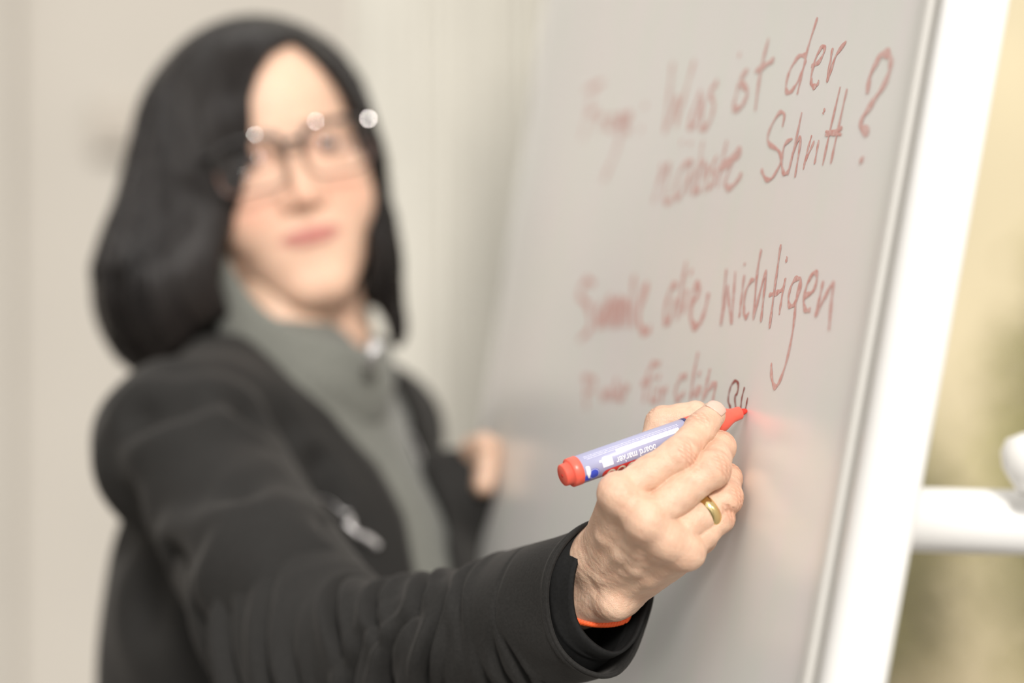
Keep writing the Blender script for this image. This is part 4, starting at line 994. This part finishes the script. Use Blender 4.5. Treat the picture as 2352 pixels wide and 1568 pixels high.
# ---- the writing arm's sleeve, a cloth tube with folds and a turned hem
def sleeve():
    ctr = [P(470, 1020, 1.78), P(570, 1240, 1.685), P(735, 1500, 1.555), P(900, 1522, 1.487), P(1060, 1474, 1.437), P(1225, 1412, 1.394), P(1392, 1366, 1.350)]
    rv = [.048, .060, .062, .050, .0415, .0400, .0405]; rh = [.048, .058, .056, .044, .038, .034, .0315]
    n, m_ = 300, 140
    Cc = spline(ctr, n); rv = np.interp(np.linspace(0, 6, n), range(7), rv); rh = np.interp(np.linspace(0, 6, n), range(7), rh)
    creases = [  # u, slope, width, depth, angle centre, angle spread
        (.30, .05, .013, .010, 3.6, 1.3), (.345, .06, .011, .012, 3.9, 1.2), (.385, .07, .010, .013, 4.0, 1.3), (.425, .08, .012, .012, 3.6, 1.0), (.455, .03, .010, .012, 4.2, 1.0),
        (.50, -.06, .012, .012, 3.9, .9), (.545, -.09, .014, .011, 4.1, .8), (.60, -.07, .012, .010, 3.4, .7), (.635, -.08, .013, .009, 4.5, .7), (.69, -.06, .012, .008, 3.3, .6), (.735, -.05, .010, .006, 4.6, .7), (.80, -.05, .009, .0055, 4.5, .8),
        (.845, -.04, .008, .005, 4.3, .6), (.47, .05, .012, .009, 2.2, .8), (.57, .03, .012, .009, 2.0, .7), (.66, .02, .012, .007, 2.1, .6), (.77, .0, .010, .004, 2.2, .8)]
    rings = []
    for i in range(n):
        u = i/(n-1); d = Cc[min(i+1, n-1)]-Cc[max(i-1, 0)]; d /= np.linalg.norm(d)
        if i == 0 or True:
            up = np.array([0, 0, 1.0]); x = np.cross(up, d); x /= np.linalg.norm(x); y = np.cross(d, x)
        R_ = []
        for j in range(m_):
            th = 2*math.pi*j/m_
            # th: 0 = away side, pi/2 = up, pi = camera side, 3pi/2 = down
            df = .0012*math.sin(3*th+u*14)+.0008*math.sin(5*th-u*31)
            for uc, sl, wd, dp, tc, ts in creases:
                dt = (th-tc+math.pi) % (2*math.pi)-math.pi
                wv = math.exp(-(dt/ts)**2)
                if wv < .02: continue
                q = (u-(uc+sl*dt+.008*math.sin(dt*3+uc*40)))/wd
                if abs(q) < 5: df += wv*dp*(-math.exp(-q*q*1.6)+.55*math.exp(-(abs(q)-1.9)**2))*1.22
            if u > .865: df += .0011*math.exp(-((u-.872)/.004)**2)*-1       # stitched line of the hem
            if u > .985: df += .0014*math.sin(math.pi*(u-.985)/.015)
            sag = 1+.10*math.exp(-((th-4.6)/.5)**2)*(u > .8)*(u-.8)/.2
            v_ = x*math.cos(th)*(rh[i]+df)+y*math.sin(th)*(rv[i]+df)*sag
            # the end of the sleeve is cut a little aslant and waves
            sh_ = d*((.006*math.sin(th)+.002*math.sin(3*th+.6)-.016*max(0, -math.cos(th))+.003*max(0, math.cos(th)))*max(0, (u-.7)/.3))
            R_.append(Cc[i]+v_+sh_)
        rings.append(np.array(R_))
    V, F = ring_loft(rings)
    o = put('sleeve', V, F, M['jacket'], jk); md = o.modifiers.new('thick', 'SOLIDIFY'); md.thickness = .0022; md.offset = -1
    # turned lining that shows inside the hem
    inner = []
    for k_ in range(26):
        i = n-26+k_ ; c = rings[i].mean(0)
        if k_ < 25: inner.append(c+(rings[i]-c)*(.925-.10*(k_/25)**2)+np.array([0, 0, .0045])*(k_/25)**2)
    c = rings[-1].mean(0); d = Cc[-1]-Cc[-4]; d /= np.linalg.norm(d)
    c = c+np.array([0, 0, .005])
    for q, sc in ((.0025, .815), (.0065, .80), (.0098, .785)):
        w_ = np.array([math.sin(2*math.pi*j/m_*2+1.1)*.0016+math.sin(2*math.pi*j/m_*5)*.0007 for j in range(m_)])
        inner.append(c+(rings[-1]-c)*sc+d*q+d[None, :]*w_[:, None])
    V, F = ring_loft(inner); li = put('cuff_lining', V, F, M['lining'], jk); md = li.modifiers.new('thick', 'SOLIDIFY'); md.thickness = .0018; md.offset = -1
    hem = rings[-1]; hc = hem.mean(0); V = []
    for p in hem:
        ra = p-hc; ra = ra-(ra @ d)*d; ra /= np.linalg.norm(ra)
        for q in range(8): V.append(p+.0014*(ra*math.cos(q*math.pi/4)+d*math.sin(q*math.pi/4)))
    F = [(i*8+q, i*8+(q+1) % 8, ((i+1) % m_)*8+(q+1) % 8, ((i+1) % m_)*8+q) for i in range(m_) for q in range(8)]; put('cuff_hem', V, F, M['jacket'], jk)
sleeve()
# zip pullers
def puller(px, pts, r, name, par, label=None, surf=None):
    Q_ = [surf(x, y) for x, y in pts]; 
    V, F = tube_vf(spline(Q_, 18), r, 10, flat=.45); o = put(name, V, F, M['steel'], par)
    if label: o['label'] = label
jf = lambda x, y: onJ(x, y)+np.array([0, -.006, 0])
puller(0, [(798, 1175), (806, 1205), (826, 1228)], .0052, 'zip_puller', jk, 'pale zip puller on the chest pocket', jf)
puller(0, [(832, 1228), (850, 1238), (866, 1252)], .0068, 'zip_puller', jk, 'pale zip puller on the chest pocket', jf)
puller(0, [(620, 1150), (690, 1138), (750, 1145), (785, 1170), (798, 1180)], .0013, 'cord', jk, None, jf)
def sf(x, y):
    q = SG.march(P(x, y, 1.6), P(x, y, 1)-np.array([0, 0, CAMH]), 400, .002); return (q if q is not None else P(x, y, 1.84))+np.array([.002, -.012, 0])
puller(0, [(858, 785), (850, 825), (846, 862)], .0055, 'zip_puller', sw_, 'silver zip puller at the collar', sf)
zl = [(862, 800), (900, 900), (945, 1000), (985, 1110), (1000, 1230), (1005, 1330)]
def zf(x, y):
    q = SG.march(P(x, y, 1.6), P(x, y, 1)-np.array([0, 0, CAMH]), 400, .002); return (q if q is not None else P(x, y, 1.86))+np.array([.0, -.0005, 0])
puller(0, zl, .0012, 'zip', sw_, None, zf)

# ---- trousers and shoes below the frame
G = Field((-.42, 1.68, -.01), (.08, 2.16, 1.02), .008)
T = lambda l_, f_, z_: np.array([NB[0], NB[1], 0])+lt*l_+fr*f_+np.array([0, 0, z_])
G.ell(T(0, -.005, .86), (.145, .095, .12), RT, .04)
for sg in (-1, 1): G.cone(T(sg*.085, 0, .80), T(sg*.090, .01, .48), .078, .060, .03); G.cone(T(sg*.095, .01, .48), T(sg*.10, -.01, .07), .062, .045, .02)
V, Q = G.mesh(1); put('trousers', V, Q, M['trousers'], person)
for sg in (-1, 1):
    G = Field(T(sg*.10, .04, 0)-[.2, .2, .01], T(sg*.10, .04, 0)+[.2, .2, .14], .004)
    G.cone(T(sg*.10, -.03, .045), T(sg*.10, .13, .034), .040, .032, .02); G.cone(T(sg*.10, -.02, .05), T(sg*.10, -.01, .10), .042, .04, .02)
    X, Y, Z = G.pts(tuple(slice(None) for _ in range(3))); G.F = np.maximum(G.F, np.broadcast_to(.002-Z, G.F.shape).astype(np.float32))
    V, Q = G.mesh(1); put('shoe', V, Q, M['shoe'], person)

# ---- ring and bracelet
J = JT['ring']; ax_ = J[1]-J[0]; ax_ /= np.linalg.norm(ax_); c = J[0]+(J[1]-J[0])*.66
n = 64; x_, y_, _ = frame_of(ax_); RR = []
for j in range(n):      # fitted to the finger's real girth
    a = 2*math.pi*j/n; dr = x_*math.cos(a)+y_*math.sin(a); r = .0095
    RR.append(r)
V = []
prof = [(-.0031, .0001), (-.0029, .0007), (-.0015, .0014), (0, .0017), (.0015, .0014), (.0029, .0007), (.0031, .0001), (.0028, -.0004), (-.0028, -.0004)]
for j in range(n):
    a = 2*math.pi*j/n; dr = x_*math.cos(a)+y_*math.sin(a)
    for t, h_ in prof: V.append(c+ax_*t+dr*(.0091+h_))
k_ = len(prof); F = [(j*k_+i, j*k_+(i+1) % k_, ((j+1) % n)*k_+(i+1) % k_, ((j+1) % n)*k_+i) for j in range(n) for i in range(k_)]
rg = put('finger_ring', V-np.array(0), F, M['gold'], None); tag(rg, 'plain gold band ring on the ring finger of the writing hand', 'ring')
# twisted orange cord round the wrist
fo = (ELB-(W1+W2)/2); fo /= np.linalg.norm(fo); wc = (W1+W2)/2+fo*.004; wd_ = (W2-W1)/np.linalg.norm(W2-W1); ud = np.cross(fo, wd_)
pts = []
for j in range(120):
    a = 2*math.pi*j/119
    pts.append(wc+wd_*math.cos(a)*.0268+ud*math.sin(a)*.0185+fo*(.0045-.0075*math.cos(a)+.022*max(0, -(ud[1]*math.sin(a))/abs(ud[1]))))
Vs = []
for s_ in range(3):
    q = []
    for j, p in enumerate(pts):
        a = 2*math.pi*j/119; b = a*38+s_*2.094; rad = (wd_*math.cos(a)+ud*math.sin(a)); q.append(p+.0011*(rad*math.cos(b)+fo*math.sin(b)))
    q = np.array(q); q = spline(q, 700); Vs.append(tube_vf(q, .0012, 7, caps=False))
V, F = merge(Vs); br = put('bracelet', V, F, M['orange'], None); tag(br, 'twisted orange cord bracelet round the wrist inside the cuff', 'bracelet')
